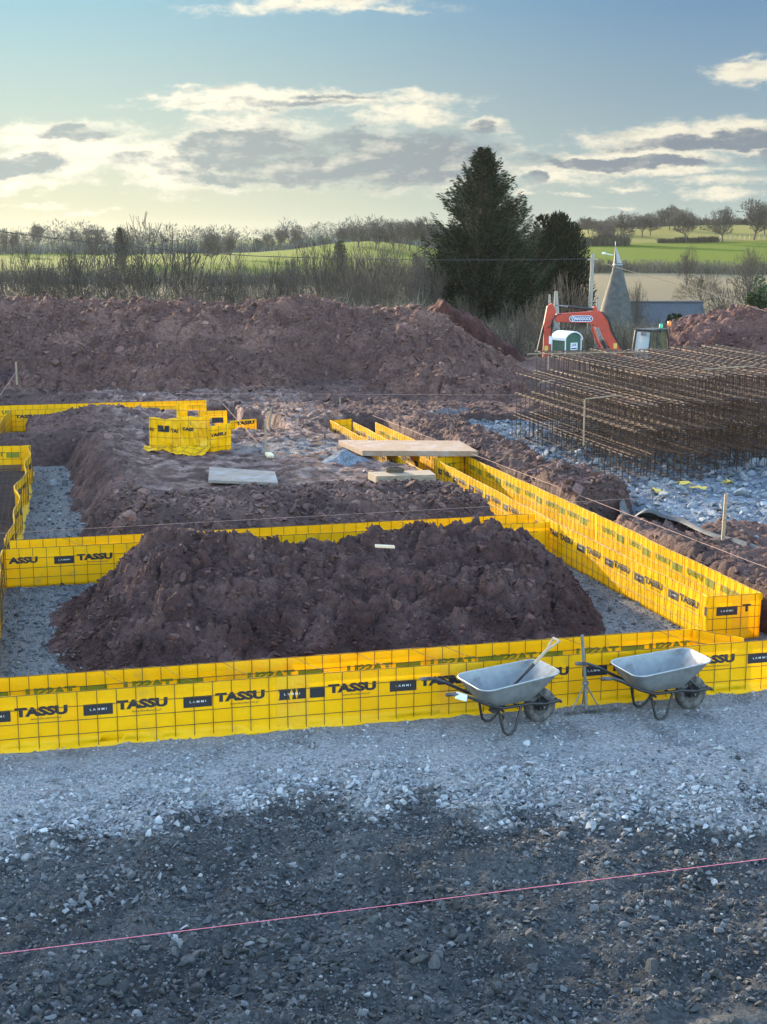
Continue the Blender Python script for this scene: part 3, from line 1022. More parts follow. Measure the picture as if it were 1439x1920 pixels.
def formwork(label, p0, p1, h=.6, prints=None, mirror=None, z0=0.0, amp=.008, wav=0.0, skirt=0.0, patches=(), ties=(), cell=.2, wires=True, tilt=0.0, name='formwork_panel', wr=.0038, front=1, group='yellow film formwork walls'):
    """viewer stands on the local -y side (front=1); p0 is at the viewer's left"""
    SEED[0] += 3
    a = sw(p0[0], p0[1], z0); b = sw(p1[0], p1[1], z0)
    d = b - a; Ln = d.length; rz = math.atan2(d.y, d.x)
    root = empty(name, label, 'formwork', a, rz, group)
    f = wallfun(SEED[0], amp, wav)
    nx = max(int(Ln / .05), 2); rows = [0, .05, .12, .2, .3, .4, .47, .53, .565, .585, .595, .6]
    rows = [r / .6 * h for r in rows]
    X = np.linspace(0, Ln, nx + 1)
    x, z = np.meshgrid(X, rows)
    y = f(x, z)
    zt = z + .006 * perlin(x * 3.3, x * 0, SEED[0] + 9) * (z > .5 * h)
    # film is pulled over the top wire and folded down behind it
    V = [np.stack([x, y - tilt * z, zt], -1)]
    xb, zb = np.meshgrid(X, [h + .004, h - .004, h - .05, h - .09 + 0.0])
    off = np.array([.008, .016, .020, .022])[:, None]
    V.append(np.stack([xb, f(xb, xb * 0 + h) + off + .006 * perlin(xb * 5, zb * 9, SEED[0]) - tilt * h, zb + (.012 * perlin(xb * 2, xb * 0, SEED[0] + 4)) * (zb < h - .06)], -1))
    V = np.concatenate(V, 0)
    if skirt:
        xs, zs = np.meshgrid(X, [0, 1, 2, 3])
        yo = -np.array([skirt, skirt * .8, skirt * .35, .006])[:, None] * (.7 + .5 * perlin(xs * .6, xs * 0, SEED[0] + 2)) * (1 if True else 0)
        zo = np.array([-.012, .004, .02, .05])[:, None] + .012 * perlin(xs * 3, zs * 2.2, SEED[0] + 3)
        V = np.concatenate([np.stack([xs, yo, zo], -1), V[1:]], 0)
    ny = V.shape[0]; n1 = nx + 1
    i = np.arange(n1 * ny).reshape(ny, n1)
    F = np.stack([i[:-1, :-1], i[:-1, 1:], i[1:, 1:], i[1:, :-1]], -1).reshape(-1, 4)
    film = link('film', np_mesh('film', V.reshape(-1, 3), F, M['film'], smooth=True), root)
    sd = film.modifiers.new('thickness', 'SOLIDIFY'); sd.thickness = .0015
    if wires:
        w = MB()
        xx = .02 + (SEED[0] % 7) * .02
        while xx < Ln:
            w.tube([(xx, float(f(xx, zz)) - .011 * front - tilt * zz, zz) for zz in (.0, h * .5, h + .006)], wr, 4, False)
            xx += cell
        for zz in [k * .15 for k in range(1, int(h / .15 + .01) + 1)]:
            zz = min(zz, h - .001) + (.004 if zz > h - .01 else 0)
            pts = [(q, float(f(q, zz)) - (.017 if zz < h else .006) * front - tilt * zz, zz) for q in np.arange(0, Ln + .01, .25)]
            w.tube(pts, wr, 4, False)
        w.build('wire_mesh', M['wire'], root)
    def put(V2, F2, k, dy, sx=1, nm='printed_word', par=None):
        pts = [(px, float(f(px, pz)) - dy * front - tilt * pz, pz) for (px, pz) in V2]
        me = bpy.data.meshes.new(nm); me.from_pydata(pts, [], [(q if sx > 0 else q[::-1]) for q in F2])
        me.materials.append(M[('print', 'print_white', 'print_back')[k]]); me.update()
        return link(nm, me, par or root)

    for (kind, x0, x1) in (prints or []):
        if kind == 'box':
            V2, F2 = rect2(max(x0, .004), min(x1, Ln - .004), .335 * h / .6, .455 * h / .6)
            pb = put(V2, F2, 0, .0045, nm='printed_block')
            if x1 - x0 > .28 and x1 < Ln and x0 > 0:
                V2, F2 = TX_LAMMI; put(V2 + np.array([x0 + .065, .385]), F2, 1, .0062, nm='block_lettering', par=pb)
        else:
            V2, F2 = TX_TASSU; V2 = V2 + np.array([x0, .37])
            if x0 < 0 or x0 + .53 > Ln or x1 < x0 + .5:
                lim = min(x1, Ln)
                F2 = [q for let in letters_of(V2, F2) if all(max(x0, 0.0) <= V2[j][0] <= lim for q in let for j in q) for q in let]
            put(V2, F2, 0, .0045)
            if x0 > 0 and x1 >= x0 + .5 and x0 + .53 < Ln:
                V2, F2 = TX_URL; put(V2 + np.array([x0 + .16, .325]), F2, 0, .0045, nm='printed_address')
    for (x0,) in (mirror or []):
        # seen through the film: box on the right, letters reversed
        V2, F2 = TX_TASSU; V2 = V2.copy(); V2[:, 0] = x0 + .53 - V2[:, 0]; V2[:, 1] += .36
        if V2[:, 0].max() < Ln - .005 and V2[:, 0].min() > .005: put(V2, F2, 2, .0045, -1)
        if x0 + .86 < Ln and x0 + .57 > 0:
            V2, F2 = rect2(x0 + .57, x0 + .86, .33, .45); put(V2, F2, 2, .0045, nm='printed_block')
    for (x0, x1) in patches:
        xs, zs = np.meshgrid(np.linspace(x0, x1, 14), np.linspace(.02, h + .003, 12))
        yo = f(xs, np.minimum(zs, h)) - .0025 - .004 * np.abs(perlin(xs * 16, zs * 2.2, 7)) - tilt * zs
        i = np.arange(14 * 12).reshape(12, 14)
        F = np.stack([i[:-1, :-1], i[:-1, 1:], i[1:, 1:], i[1:, :-1]], -1).reshape(-1, 4)
        link('overlap_patch', np_mesh('overlap_patch', np.stack([xs, yo, zs], -1).reshape(-1, 3), F, M['film_orange'], smooth=True), root)
    for (x0, x1, y1) in ties:
        w = MB(); w.tube([(x0, .0, h), (x0 * .5 + x1 * .5, y1 / 2, h - .015), (x1, y1, h)], .003, 4)
        w.build('tie_wire', M['wire'], root)
    return root


def run(x0, Ln, per=1.03):
    out = []; x = x0
    while x < Ln:
        out.append(('box', x, x + .30)); out.append(('tassu', x + .335, x + .335 + .53)); x += per
    return out


# the near strip: front and inner wall, running right across the picture
S0 = -1.6
pf = [('box', -.65, -.35), ('tassu', -.31, 1), ('box', .38, .68), ('tassu', .715, 2), ('box', 1.41, 1.71), ('tassu', 1.745, 3), ('box', 2.42, 2.725), ('box', 2.765, 2.93), ('tassu', 2.965, 4),
      ('box', 3.65, 3.95), ('tassu', 3.985, 4.40), ('tassu', 4.19, 5), ('box', 4.87, 5.17), ('tassu', 5.20, 6), ('box', 5.89, 6.19), ('tassu', 6.22, 7), ('box', 6.91, 7.21), ('tassu', 7.24, 8), ('box', 7.94, 8.24), ('tassu', 8.28, 9)]
pf = [(k, a - S0, b - S0) for (k, a, b) in pf]
formwork('nearest yellow wall running the full width with bold black print and wheelbarrows before it', (S0, 14.36), (9.9, 14.36), prints=pf, skirt=.05,
         patches=[(2.40 - S0, 2.76 - S0), (4.22 - S0, 4.72 - S0)], ties=[(x - S0, x - S0 - .28, .66) for x in (.9, 1.55, 2.2, 3.0, 3.7, 4.35, 4.75, 6.2, 7.4)])
formwork('inner wall just behind the nearest one, reversed olive print showing through it', (S0, 15.02), (7.55, 15.02), mirror=[(x - S0,) for x in (-1.24, -.2, .84, 2.19, 3.32, 4.3, 5.05, 6.08, 7.0)],
         patches=[(1.95 - S0, 2.7 - S0), (4.22 - S0, 4.7 - S0)])
formwork('short inner return at the foot of the right hand strip', (7.55, 15.02), (7.95, 14.5), wires=True)
formwork('short yellow wall stub at the right edge behind the nearest wall', (8.75, 15.02), (10.2, 15.02), mirror=[(.1,)])

# the long strip on the right going away
formwork('small end wall closing the near end of the right hand strip', (8.44, 16.38), (9.2, 16.38), prints=[('box', .13, .43), ('tassu', .50, .68)], patches=[(.36, .60)])
wl = [(8.44, 16.38), (8.24, 21.0), (8.22, 28.3)]
formwork('left wall of the right hand strip, nearest length with five large prints', (8.27, 21.3), (8.44, 16.38), prints=run(-.30, 4.9), wav=.01, amp=.010)
formwork('left wall of the right hand strip, middle length beyond the cross strip', (8.24, 28.6), (8.27, 21.3), prints=run(.35, 7.3), wav=.02, amp=.012)
formwork('right wall of the right hand strip, nearest length with pale reversed prints', (9.2, 22.0), (9.2, 16.38), mirror=[(x,) for x in (.3, 1.35, 2.4, 3.45, 4.5)], wav=.03, amp=.012)
formwork('right wall of the right hand strip, middle length beside the soil bank', (9.0, 28.9), (9.2, 22.0), mirror=[(x,) for x in (.3, 1.4, 2.5, 3.6, 4.7, 5.7)], wav=.03, amp=.012)
formwork('short end wall beside the bridging board closing the middle length', (8.24, 28.62), (9.0, 28.9), mirror=[(.05,)])
formwork('left wall of the far strip under the bridging board', (7.42, 35.4), (7.6, 26.6), prints=run(.4, 8.8), wav=.03, amp=.015)
formwork('second wall of the far strip behind the bridging board', (7.92, 34.9), (8.0, 29.0), prints=run(.4, 5.8), wav=.03, amp=.015)
formwork('third wall of the far strip, rightmost behind the bridging board', (8.45, 34.7), (8.62, 29.4), mirror=[(.4,), (1.5,), (2.6,), (3.7,)], wav=.03, amp=.015)
formwork('small wall closing the distant end of the far strip', (7.42, 35.4), (8.0, 35.5))
formwork('short stub of yellow wall right of the distant strip end', (8.3, 33.9), (9.0, 34.4), h=.3)

# the cross strip behind the mound
pm = [('tassu', -.60 + .1, 1), ('box', .22 + .5, .53 + .5), ('tassu', .59 + .5, 3)]
formwork('front wall of the cross strip half hidden behind the mound', (-.52, 21.56), (8.2, 21.56), prints=[('tassu', -.02, 1), ('box', .75, 1.05), ('tassu', 1.09, 2), ('box', 1.8, 2.1), ('tassu', 7.35, 8.5), ('box', 8.05, 8.35)], ties=[(1.2, .9, .62), (6.6, 6.3, .62)])
formwork('rear wall of the cross strip against the soil platform', (-.42, 22.2), (8.2, 22.28), mirror=[(6.2,), (7.2,)])

# the left strip
formwork('left strip wall at the left edge beside the mound, seen edge on', (-.52, 16.9), (-.52, 21.56), prints=run(.1, 4.6), wav=.05, amp=.02)
formwork('wavy left strip wall curving away from the cross strip', (-.42, 22.2), (-.06, 32.6), prints=run(.3, 10), wav=.16, amp=.02, skirt=.12)
formwork('square end wall of the left strip with olive print at the left edge', (-2.2, 32.9), (-.06, 32.62), mirror=[(.02,), (1.05,)])
formwork('crumpled film wall at the left edge before the square end wall', (-1.25, 25.4), (-1.02, 28.6), wav=.15, amp=.03)

# the rear strip
formwork('front wall of the rear strip below the long spoil heap', (-.55, 39.55), (4.75, 39.55), prints=[('tassu', .12, 1), ('tassu', .62, 1.2), ('box', 3.0, 3.25), ('tassu', 2.2, 2.55), ('tassu', 2.55, 3.3), ('box', 3.5, 3.8), ('tassu', 3.85, 4.4)], patches=[(2.5, 3.3)])
formwork('back wall of the rear strip, only its top edge showing', (-2.2, 40.75), (4.9, 40.75), mirror=[(.4,), (1.4,)])
formwork('left return wall of the rear strip leading towards the camera', (-.85, 36.0), (-.55, 39.55), wav=.04)
formwork('corner panel of the rear strip with a dark print block', (4.25, 37.1), (5.0, 37.1), prints=[('box', .35, .65)], h=.72)
formwork('outer panel at the back left edge beyond the left strip', (-2.4, 38.0), (-.9, 36.2))
formwork('low panel leaning in the pocket beside the rear corner', (5.0, 36.6), (5.75, 36.9), prints=[('tassu', .2, .75)], h=.5)
formwork('lowest panel slanting down in the pocket beside the rear corner', (5.0, 35.6), (5.5, 35.2), prints=[('tassu', .1, .5)], h=.42)
formwork('narrow panel slanting down to the right in the pocket', (4.95, 36.6), (5.45, 33.6), h=.34)


# reinforcement mat lying in the left strip
def rebar_mat():
    mb = MB()
    for k in range(22):
        y = 23 + k * .45
        mb.tube([tuple(sw(-2.1, y, .10)), tuple(sw(-.55, y, .10))], .009, 4, False)
    for k in range(14):
        s_ = -2.0 + k * .11
        mb.tube([tuple(sw(s_, 22.9, .118)), tuple(sw(s_ + .15, 32.5, .118))], .009, 4, False)
    for k in range(90):
        y = 22.9 + k * .107
        mb.tube([tuple(sw(-2.1, y, .20)), tuple(sw(-.5 + .25 * (y - 22.9) / 10, y, .20))], .007, 4, False)
    return mb.build('rebar_mat', M['rebar'])


tag(rebar_mat(), 'dark rusty reinforcement mat lying in the left strip', 'rebar mat')
fl = MB(); fl.add([tuple(sw(-2.4, 22.5, .03)), tuple(sw(-.5, 22.5, .03)), tuple(sw(-.2, 32.6, .03)), tuple(sw(-2.4, 32.6, .03))], [(0, 1, 2, 3)])
tag(fl.build('trench_floor', mat('trench_floor', (.035, .032, .035), (.07, .065, .065), scale=5, rough=.9, bump=.5)), kind='structure')


# ------------------------------------------------------------------ the folded film bundle on the platform
def crumple(label, name, p, w, h, seed, fold, tone='film', lean=0.0, prints=()):
    x, z = np.meshgrid(np.linspace(0, w, 40), np.linspace(0, h, 20))
    f = lambda x, z: fold * np.sin(x * 8 + seed) * .35 + .03 * perlin(x * 5, z * 4, seed) + .02 * perlin(x * 12, z * 10, seed + 1) + lean * z
    top = .03 * perlin(x * 4, x * 0, seed + 3)
    V = np.stack([x, f(x, z), z + top * (z / h)], -1)
    i = np.arange(40 * 20).reshape(20, 40)
    F = np.stack([i[:-1, :-1], i[:-1, 1:], i[1:, 1:], i[1:, :-1]], -1).reshape(-1, 4)
    o = link(name, np_mesh(name, V.reshape(-1, 3), F, M[tone], smooth=True), p)
    sd = o.modifiers.new('thickness', 'SOLIDIFY'); sd.thickness = .003
    w_ = MB()
    for q in np.arange(.05, w, .17):
        w_.tube([(q, float(f(q, zz)) - .012, zz) for zz in (0, h * .33, h * .66, h)], .003, 4, False)
    for zz in np.arange(.08, h, .15):
        w_.tube([(q, float(f(q, zz)) - .014, zz) for q in np.linspace(0, w, 20)], .003, 4, False)
    w_.build('wire_mesh', M['wire'], o)
    vv, ff, mi = [], [], []
    for (kind, x0) in prints:
        V2, F2 = (rect2(0, .26, 0, .11) if kind == 'box' else TX_TASSU)
        V2 = np.array(V2) * (1 if kind == 'box' else .62) + np.array([x0, h * .58])
        F2 = [q for q in F2 if all(0 < V2[j][0] < w for j in q)]
        b = len(vv)
        vv += [(a, float(f(a, c)) - .008, c) for a, c in V2]; ff += [[j + b for j in q] for q in F2]
    if vv:
        me = bpy.data.meshes.new('printed_lettering'); me.from_pydata(vv, [], ff); me.materials.append(M['print']); me.update()
        link('printed_lettering', me, o)
    return o


ba = sw(2.52, 31.6, .56)
bun = empty('film_bundle', 'crumpled bundle of yellow film panels standing on the soil platform', 'film bundle', ba, R(-6)); bun.scale = (1.12, 1.1, 1.3)
o = crumple('', 'folded_panel', bun, .72, .56, 3, .05, prints=[('t', -.2), ('box', .22), ('t', .52)]); o.rotation_euler = (0, 0, R(-22))
o = crumple('', 'folded_panel', bun, .62, .60, 9, .09, prints=[('t', .08)]); o.location = (.66, -.32, .02); o.rotation_euler = (0, 0, R(4))
o = crumple('', 'folded_panel', bun, .22, .5, 11, .03); o.location = (.50, .25, .28)
o = crumple('', 'folded_panel', bun, .58, .50, 14, .06, tone='film_orange'); o.location = (.72, -.22, .05); o.rotation_euler = (R(6), 0, R(-14))
o = crumple('', 'folded_panel', bun, .5, .46, 23, .10, prints=[('t', .05)]); o.location = (1.22, -.30, .02); o.rotation_euler = (R(10), 0, R(28))
o = crumple('', 'folded_panel', bun, .70, .34, 17, .05); o.location = (.62, -.75, .03); o.rotation_euler = (R(-72), 0, R(-8))
o = crumple('', 'folded_panel', bun, .80, .16, 19, .06); o.location = (-.15, -.12, .02); o.rotation_euler = (R(-70), 0, R(-22))


# ------------------------------------------------------------------ wheelbarrows, shovel, prop
def rrect(x0, x1, yw0, yw1, r, n=6):
    """rounded rectangle outline, yw0 half width at x0, yw1 at x1"""
    out = []
    for (cx, cy, a0) in ((x1 - r, yw1 - r, 0), (x0 + r, yw0 - r, PI / 2), (x0 + r, -(yw0 - r), PI), (x1 - r, -(yw1 - r), 1.5 * PI)):
        for k in range(n + 1):
            a = a0 + PI / 2 * k / n
            out.append((cx + r * math.cos(a), cy + r * math.sin(a)))
    return out


def make_barrow(label):
    root = empty('wheelbarrow', label, 'wheelbarrow', group='galvanised wheelbarrows by the formwork')
    lv = [(-.06, .36, .19, .17, .08, .325, .325), (-.12, .43, .23, .21, .10, .345, .345), (-.20, .57, .285, .255, .11, .44, .475), (-.27, .72, .335, .295, .13, .555, .625)]
    outer, inner = [], []
    for (x0, x1, w0, w1, r, z0, z1) in lv:
        ring = rrect(x0, x1, w0, w1, r)
        outer.append([(x, y, z0 + (z1 - z0) * (x - x0) / (x1 - x0)) for x, y in ring])
        inner.append([(x0 + (x - x0) * .985 + .006, y * .985, z0 + (z1 - z0) * (x - x0) / (x1 - x0) + .004) for x, y in ring])
    mb = MB()
    n = len(outer[0])
    V = [p for r in outer for p in r]; F = []
    for i in range(3):
        for k in range(n):
            F.append((i * n + k, i * n + (k + 1) % n, (i + 1) * n + (k + 1) % n, (i + 1) * n + k))
    F.append(tuple(range(n))[::-1]); mb.add(V, F, True)
    V = [p for r in inner for p in r]; F = [tuple(reversed(q)) for q in F[:-1]] + [tuple(range(n))]
    mb.add(V, F, True)
    tray = mb.build('tray', M['galv'], root)
    rim = MB(); ring = outer[-1]
    rim.tube(ring + [ring[0]], .0088, 8, False)
    rim.build('rim', mat('bright_rim_' + str(len(bpy.data.materials)), (.40, .42, .44), (.28, .30, .31), scale=14, rough=.4, metal=.4), tray)
    # leftover muck in the tray
    mk = MB(); V = [(0.12, 0, .365)]; F = []
    for k in range(16):
        a = 2 * PI * k / 16; rr = .75 + .25 * math.sin(a * 3 + 1)
        V.append((.13 + .26 * rr * math.cos(a), .15 * rr * math.sin(a), 0.338 + .02 * math.sin(a * 5)))
    for k in range(16): F.append((0, 1 + k, 1 + (k + 1) % 16))
    mk.add(V, F, True); mk.build('dried_mortar', mat('dried_mortar', (.16, .165, .17), (.24, .25, .26), scale=20, rough=.95, bump=.5), tray)
    for sy in (1, -1):
        fb = MB()
        fb.tube([(-.66, sy * .29, .575), (-.54, sy * .285, .565), (-.42, sy * .275, .515), (-.18, sy * .235, .385), (.02, sy * .20, .305), (.14, sy * .18, .295), (.42, sy * .125, .275), (.60, sy * .115, .245), (.80, sy * .115, .255)], 0.0175, 10)
        bar = fb.build('frame_tube', M['black_steel'], root)
        gr = MB(); gr.tube([(-.69, sy * .291, .578), (-.68, sy * .291, .578), (-.56, sy * .286, .567), (-.55, sy * .2855, .566)], [.014, .021, .021, .017], 10)
        gr.build('grip', M['rubber'], bar)
        lg = MB(); lg.tube([(-.02, sy * .215, .29), (0.0, sy * .225, .18), (.035, sy * .235, .05), (.075, sy * .235, .016), (.13, sy * .23, .014), (.175, sy * .225, .05), (.235, sy * .19, .17), (.28, sy * .165, .28)], .0155, 8)
        lg.build('leg', M['black_steel'], root)
    br = MB()
    br.tube([(.01, -.225, .16), (.17, 0, .12), (.20, .215, .11)], .009, 6); br.tube([(.80, -.135, .245), (.80, .135, .245)], .016, 8)
    br.tube([(.05, -.2, .262), (.05, .2, .262)], .012, 6); br.tube([(.30, -.15, .25), (.30, .15, .25)], .012, 6)
    for sy in (1, -1):
        br.tube([(.28, sy * .14, .25), (.50, sy * .105, .36), (.60, sy * .10, .19)], .010, 6)
        br.box((.61, sy * .085, .19), (.10, .012, .06))
        br.tube([(.50, sy * .10, .40), (.68, sy * .11, .25)], .013, 6)
    br.build('brace', M['black_steel'], root)
    wh = MB(); wh.lathe([(.10, -.035), (.125, -.043), (.155, -.048), (.18, -.038), (.192, -.018), (.195, 0), (.192, .018), (.18, .038), (.155, .048), (.125, .043), (.10, .035)], (.61, 0, .195), 'y', 32)
    tyre = wh.build('wheel', M['rubber'], root)
    ri = MB(); ri.lathe([(.0, -.045), (.022, -.045), (.026, -.02), (.07, -.012), (.095, -.03), (.108, -.036), (.108, .036), (.095, .03), (.07, .012), (.026, .02), (.022, .045), (0, .045)], (.61, 0, .195), 'y', 28)
    ri.build('wheel_rim', M['black_steel'], tyre)
    ax = MB(); ax.tube([(.61, -.10, .195), (.61, .10, .195)], .010, 8); ax.build('axle', M['galv'], tyre)
    return root


b1 = make_barrow('steel wheelbarrow with a long wooden handled shovel in its tray')
b1.location = (1.14, 14.46, ground_z(np.array([4.8]), np.array([13.75]))[0] + .004); b1.rotation_euler = (0, 0, R(25))
b2 = copy_tree(b1)
b2['label'] = 'steel wheelbarrow holding no tool, right of the metal prop'
b2.location = (2.86, 14.99, ground_z(np.array([6.4]), np.array([13.9]))[0] + .004); b2.rotation_euler = (0, 0, R(20))
tg = MB(); tg.add([(-.57, -.300, .60), (-.44, -.296, .545), (-.455, -.300, .475), (-.59, -.304, .53)], [(0, 1, 2, 3)])
o = tg.build('paper_tag', M['white'], b1); sd = o.modifiers.new('t', 'SOLIDIFY'); sd.thickness = .002

sh = empty('shovel', 'long shovel with pale wooden shaft and split grip resting in the left wheelbarrow', 'shovel', b1.location, b1.rotation_euler.z)
A0 = Vector((.20, .02, .375)); A1 = Vector((.78, -.02, .90)); dv = (A1 - A0).normalized()
k = MB(); k.tube([A0 + dv * .40, A0 + dv * .50, A0 + dv * .66], [.017, .0175, .0185], 10)
for sy in (-1, 1):
    k.tube([A0 + dv * .64, A0 + dv * .69 + Vector((0, sy * .02, 0)), A0 + dv * .76 + Vector((0, sy * .05, 0)), A0 + dv * .80 + Vector((0, sy * .055, 0))], [.014, .014, .013, .014], 8)
k.tube([A0 + dv * .80 + Vector((0, -.062, 0)), A0 + dv * .80 + Vector((0, .062, 0))], .017, 10)
k.build('shaft', mat('ash_wood', (.46, .36, .24), (.36, .28, .18), scale=5, rough=.6), sh)
k = MB(); k.tube([A0 - dv * .02, A0 + dv * .2, A0 + dv * .44], [.015, .016, .021], 10)
bl = []; nx_ = Vector((0, 1, 0)); up_ = dv.cross(nx_)
for i, (a, w) in enumerate(((0.06, .085), (0, .11), (-.10, .115), (-.20, .10), (-.26, .06))):
    for j in range(-3, 4):
        q = j / 3
        bl.append(A0 + dv * a + nx_ * (w * q) + up_ * (.022 * q * q) * -1)
k.add(bl, [(i * 7 + j, i * 7 + j + 1, (i + 1) * 7 + j + 1, (i + 1) * 7 + j) for i in range(4) for j in range(6)], True)
k.build('blade', M['black_steel'], sh)

pz = float(ground_z(np.array([5.85]), np.array([14.1]))[0])
pr = empty('tripod_prop', 'bare metal tube held upright by thin splayed legs between the wheelbarrows', 'prop', sw(5.86, 14.14, pz), R(14))
k = MB(); k.tube([(0, 0, 0), (-.03, .0, .43), (-.075, 0, .88)], .0175, 10); k.build('tube', M['galv'], pr)
k = MB(); k.lathe([(.03, .30), (.036, .305), (.036, .335), (.03, .34)], (-.02, 0, 0), 'z', 12); k.build('collar', M['galv'], pr)
for (x, y) in ((-.19, -.02), (.17, .02), (.02, .17)):
    k = MB(); k.tube([(-.024, 0, .325), (x, y, .0)], .0085, 8); k.build('leg', M['galv'], pr)
k = MB()
for ph in (0, PI):
    k.tube([(x, .011 * math.cos(x * 60 + ph), .018 + .011 * math.sin(x * 60 + ph)) for x in np.arange(-.38, .30, .012)], .009, 6)
tag(k.build('rope', M['rubber'], None, sw(5.95, 14.05, pz), (0, 0, R(14))), 'dark twisted rope lying on the gravel at the foot of the metal prop', 'rope')


# ------------------------------------------------------------------ boards, stakes and lines on the soil
def slab(name, label, cat, pts, z, th, m, group=None, sides=None):
    P = [Vector((*spx(px, py, z), 0)) for px, py in pts]
    W = [sw(p.x, p.y, 0) for p in P]
    c = sum(W, Vector()) / 4
    mb = MB()
    V = [(w - c) + Vector((0, 0, 0)) for w in W] + [(w - c) + Vector((0, 0, th)) for w in W]
    mb.add(V, [(3, 2, 1, 0), (4, 5, 6, 7), (0, 1, 5, 4), (1, 2, 6, 5), (2, 3, 7, 6), (3, 0, 4, 7)])
    o = mb.build(name, m, None, (c.x, c.y, z - th), bevel=.006)
    return tag(o, label, cat, group)


# px corners counter clockwise: near left, near right, far right, far left
br_ = slab('bridging_board', 'long chip board ramp laid across the far yellow strip', 'board', [(680, 845), (897, 846), (862, 826), (635, 825)], .74, .115, M['osb'])
slab('plywood_sheet', 'dusty grey board lying on the soil in front of the film bundle', 'board', [(391, 900), (522, 905), (516, 884), (393, 875)], .70, .055, M['ply_grey'])
slab('timber_board', 'thick pale timber board carrying a brown coil, right of centre', 'board', [(706, 893), (818, 890), (806, 881), (690, 885)], .74, .14, M['wood'])
s_, t_ = spx(741, 885, .74)
k = MB()
for i in range(5):
    r = .13 + .012 * (i % 2)
    k.tube([(r * 1.25 * math.cos(a), r * .8 * math.sin(a), .012 + i * .016 + .006 * math.sin(a * 3 + i)) for a in np.linspace(0, 2 * PI, 26)], .012, 6, False)
tag(k.build('wire_coil', mat('coil_brown', (.12, .09, .06), (.07, .05, .04), scale=20, rough=.9), None, sw(s_, t_, .742)), 'brown coil of tying wire on the thick timber board', 'wire coil')


def zs(s, t):
    return float(soil_z(np.array([[s]]), np.array([[t]]))[0, 0])


def stake(label, px, py, z, h, lean=(0, 0), w=.045):
    s, t = spx(px, py, z)
    p = sw(s, t, z)
    k = MB(); x, y = w / 2, w / 2.4
    V = [(-x, -y, -.15), (x, -y, -.15), (x, y, -.15), (-x, y, -.15), (-x + lean[0], -y + lean[1], h), (x + lean[0], -y + lean[1], h), (x + lean[0], y + lean[1], h), (-x + lean[0], y + lean[1], h)]
    k.add(V, [(3, 2, 1, 0), (4, 5, 6, 7), (0, 1, 5, 4), (1, 2, 6, 5), (2, 3, 7, 6), (3, 0, 4, 7)])
    tag(k.build('wooden_stake', M['wood'], None, p), label, 'stake', 'wooden line stakes')
    return p + Vector((lean[0], lean[1], h))


T1 = stake('taller wooden stake on the soil platform, left of the gravel heap', 499, 852, .58, .76)
T2 = stake('leaning wooden stake just behind the taller platform stake', 505, 800, .45, .48, (.06, 0))
T3 = stake('thin wooden stake at the foot of the spoil heap above the far strip', 638, 776, .40, .45, w=.035)
T4 = stake('wooden stake standing in the soil bank at the right edge', 1354, 1028, .45, .86, (.03, 0), w=.05)
T5 = stake('wooden stake at the far left foot of the spoil heap', 32, 712, .9, .55, w=.05)
k = MB(); k.box((0, 0, .03), (.14, .20, .07), (R(14), 0, R(25)))
tag(k.build('wood_offcut', mat('fresh_wood', (.70, .58, .38), rough=.8), None, sw(*spx(506, 856, .58), .58), bevel=.008), 'pale wood offcut at the foot of the taller platform stake', 'offcut')
k = MB(); k.box((0, 0, .02), (.26, .07, .03), (R(4), R(5), R(10)))
so, to = spx(722, 1030, 1.15)
tag(k.build('wood_offcut', mat('pale_wood', (.62, .5, .36), rough=.8), None, sw(so, to, 1.17), bevel=.004), 'pale wood offcut on top of the front soil mound', 'offcut')


def cord(label, pts, r, m, name='string_line', sag=0.0, group='builders lines'):
    P = []
    for a, b in zip(pts[:-1], pts[1:]):
        for i in range(12):
            q = i / 12.0
            p = a.lerp(b, q); p.z -= sag * 4 * q * (1 - q); P.append(p)
    P.append(pts[-1])
    k = MB(); k.tube(P, r, 5)
    return tag(k.build(name, m), label, 'line' if 'string' in name else 'cable', group)


cord('bright pink line stretched low across the dark rubble in the foreground', [sw(-2.5, 9.46, .3), sw(8, 9.64, .3)], .0024, M['string'])
cord('dull line running beside the right hand strip to the spoil heap', [sw(*spx(699, 779, .7), .7), sw(*spx(1439, 1087, .7), .7) + Vector((.8, -1.2, 0))], .004, M['string_dull'])
cord('thin line stretched over the front soil mound', [sw(-1.5, 18.9, 1.38), sw(9.6, 19.3, 1.38)], .0022, M['string_dull'])
cord('thin line from the rear corner panel down to the platform stake', [sw(4.9, 37.2, .9), Vector(T1) - Vector((0, 0, .7))], .003, M['string_dull'])
cord('thin line across the foot of the spoil heap at the thin stake', [sw(4.0, 40.4, .85), sw(15, 37.2, .85)], .004, M['string_dull'])
cord('thin line from the far left stake down to the left edge', [Vector(T5) - Vector((0, 0, .3)), sw(-1.2, 36, .75)], .006, M['string_dull'])

# torn membrane along the stone pad
pl = [(1168, 925, .62), (1163, 958, .5), (1176, 985, .28), (1188, 974, .5), (1205, 962, .66), (1228, 960, .68), (1240, 968, .62), (1262, 975, .58), (1290, 984, .56), (1322, 1000, .55), (1360, 1013, .53), (1400, 1026, .52), (1445, 1040, .5)]
Vt = []
for i, (px, py, z) in enumerate(pl):
    s, t = spx(px, py, z); p = sw(s, t, z)
    q = math.sin(i * 1.9) * .04
    Vt += [p + Vector((-.04, -.03, .0 + q * .3)), p + Vector((.02 + q, .03, .075 + q)), p + Vector((.10, .14 + q, -.02)), p + Vector((.2 + q, .30, -.16))]
k = MB(); k.add(Vt, [(i * 4 + j, i * 4 + j + 1, (i + 1) * 4 + j + 1, (i + 1) * 4 + j) for i in range(len(pl) - 1) for j in range(3)], True)
o = k.build('ground_membrane', M['membrane']); tag(o, 'torn dark membrane edge curling between the soil bank and the stone pad', 'membrane')
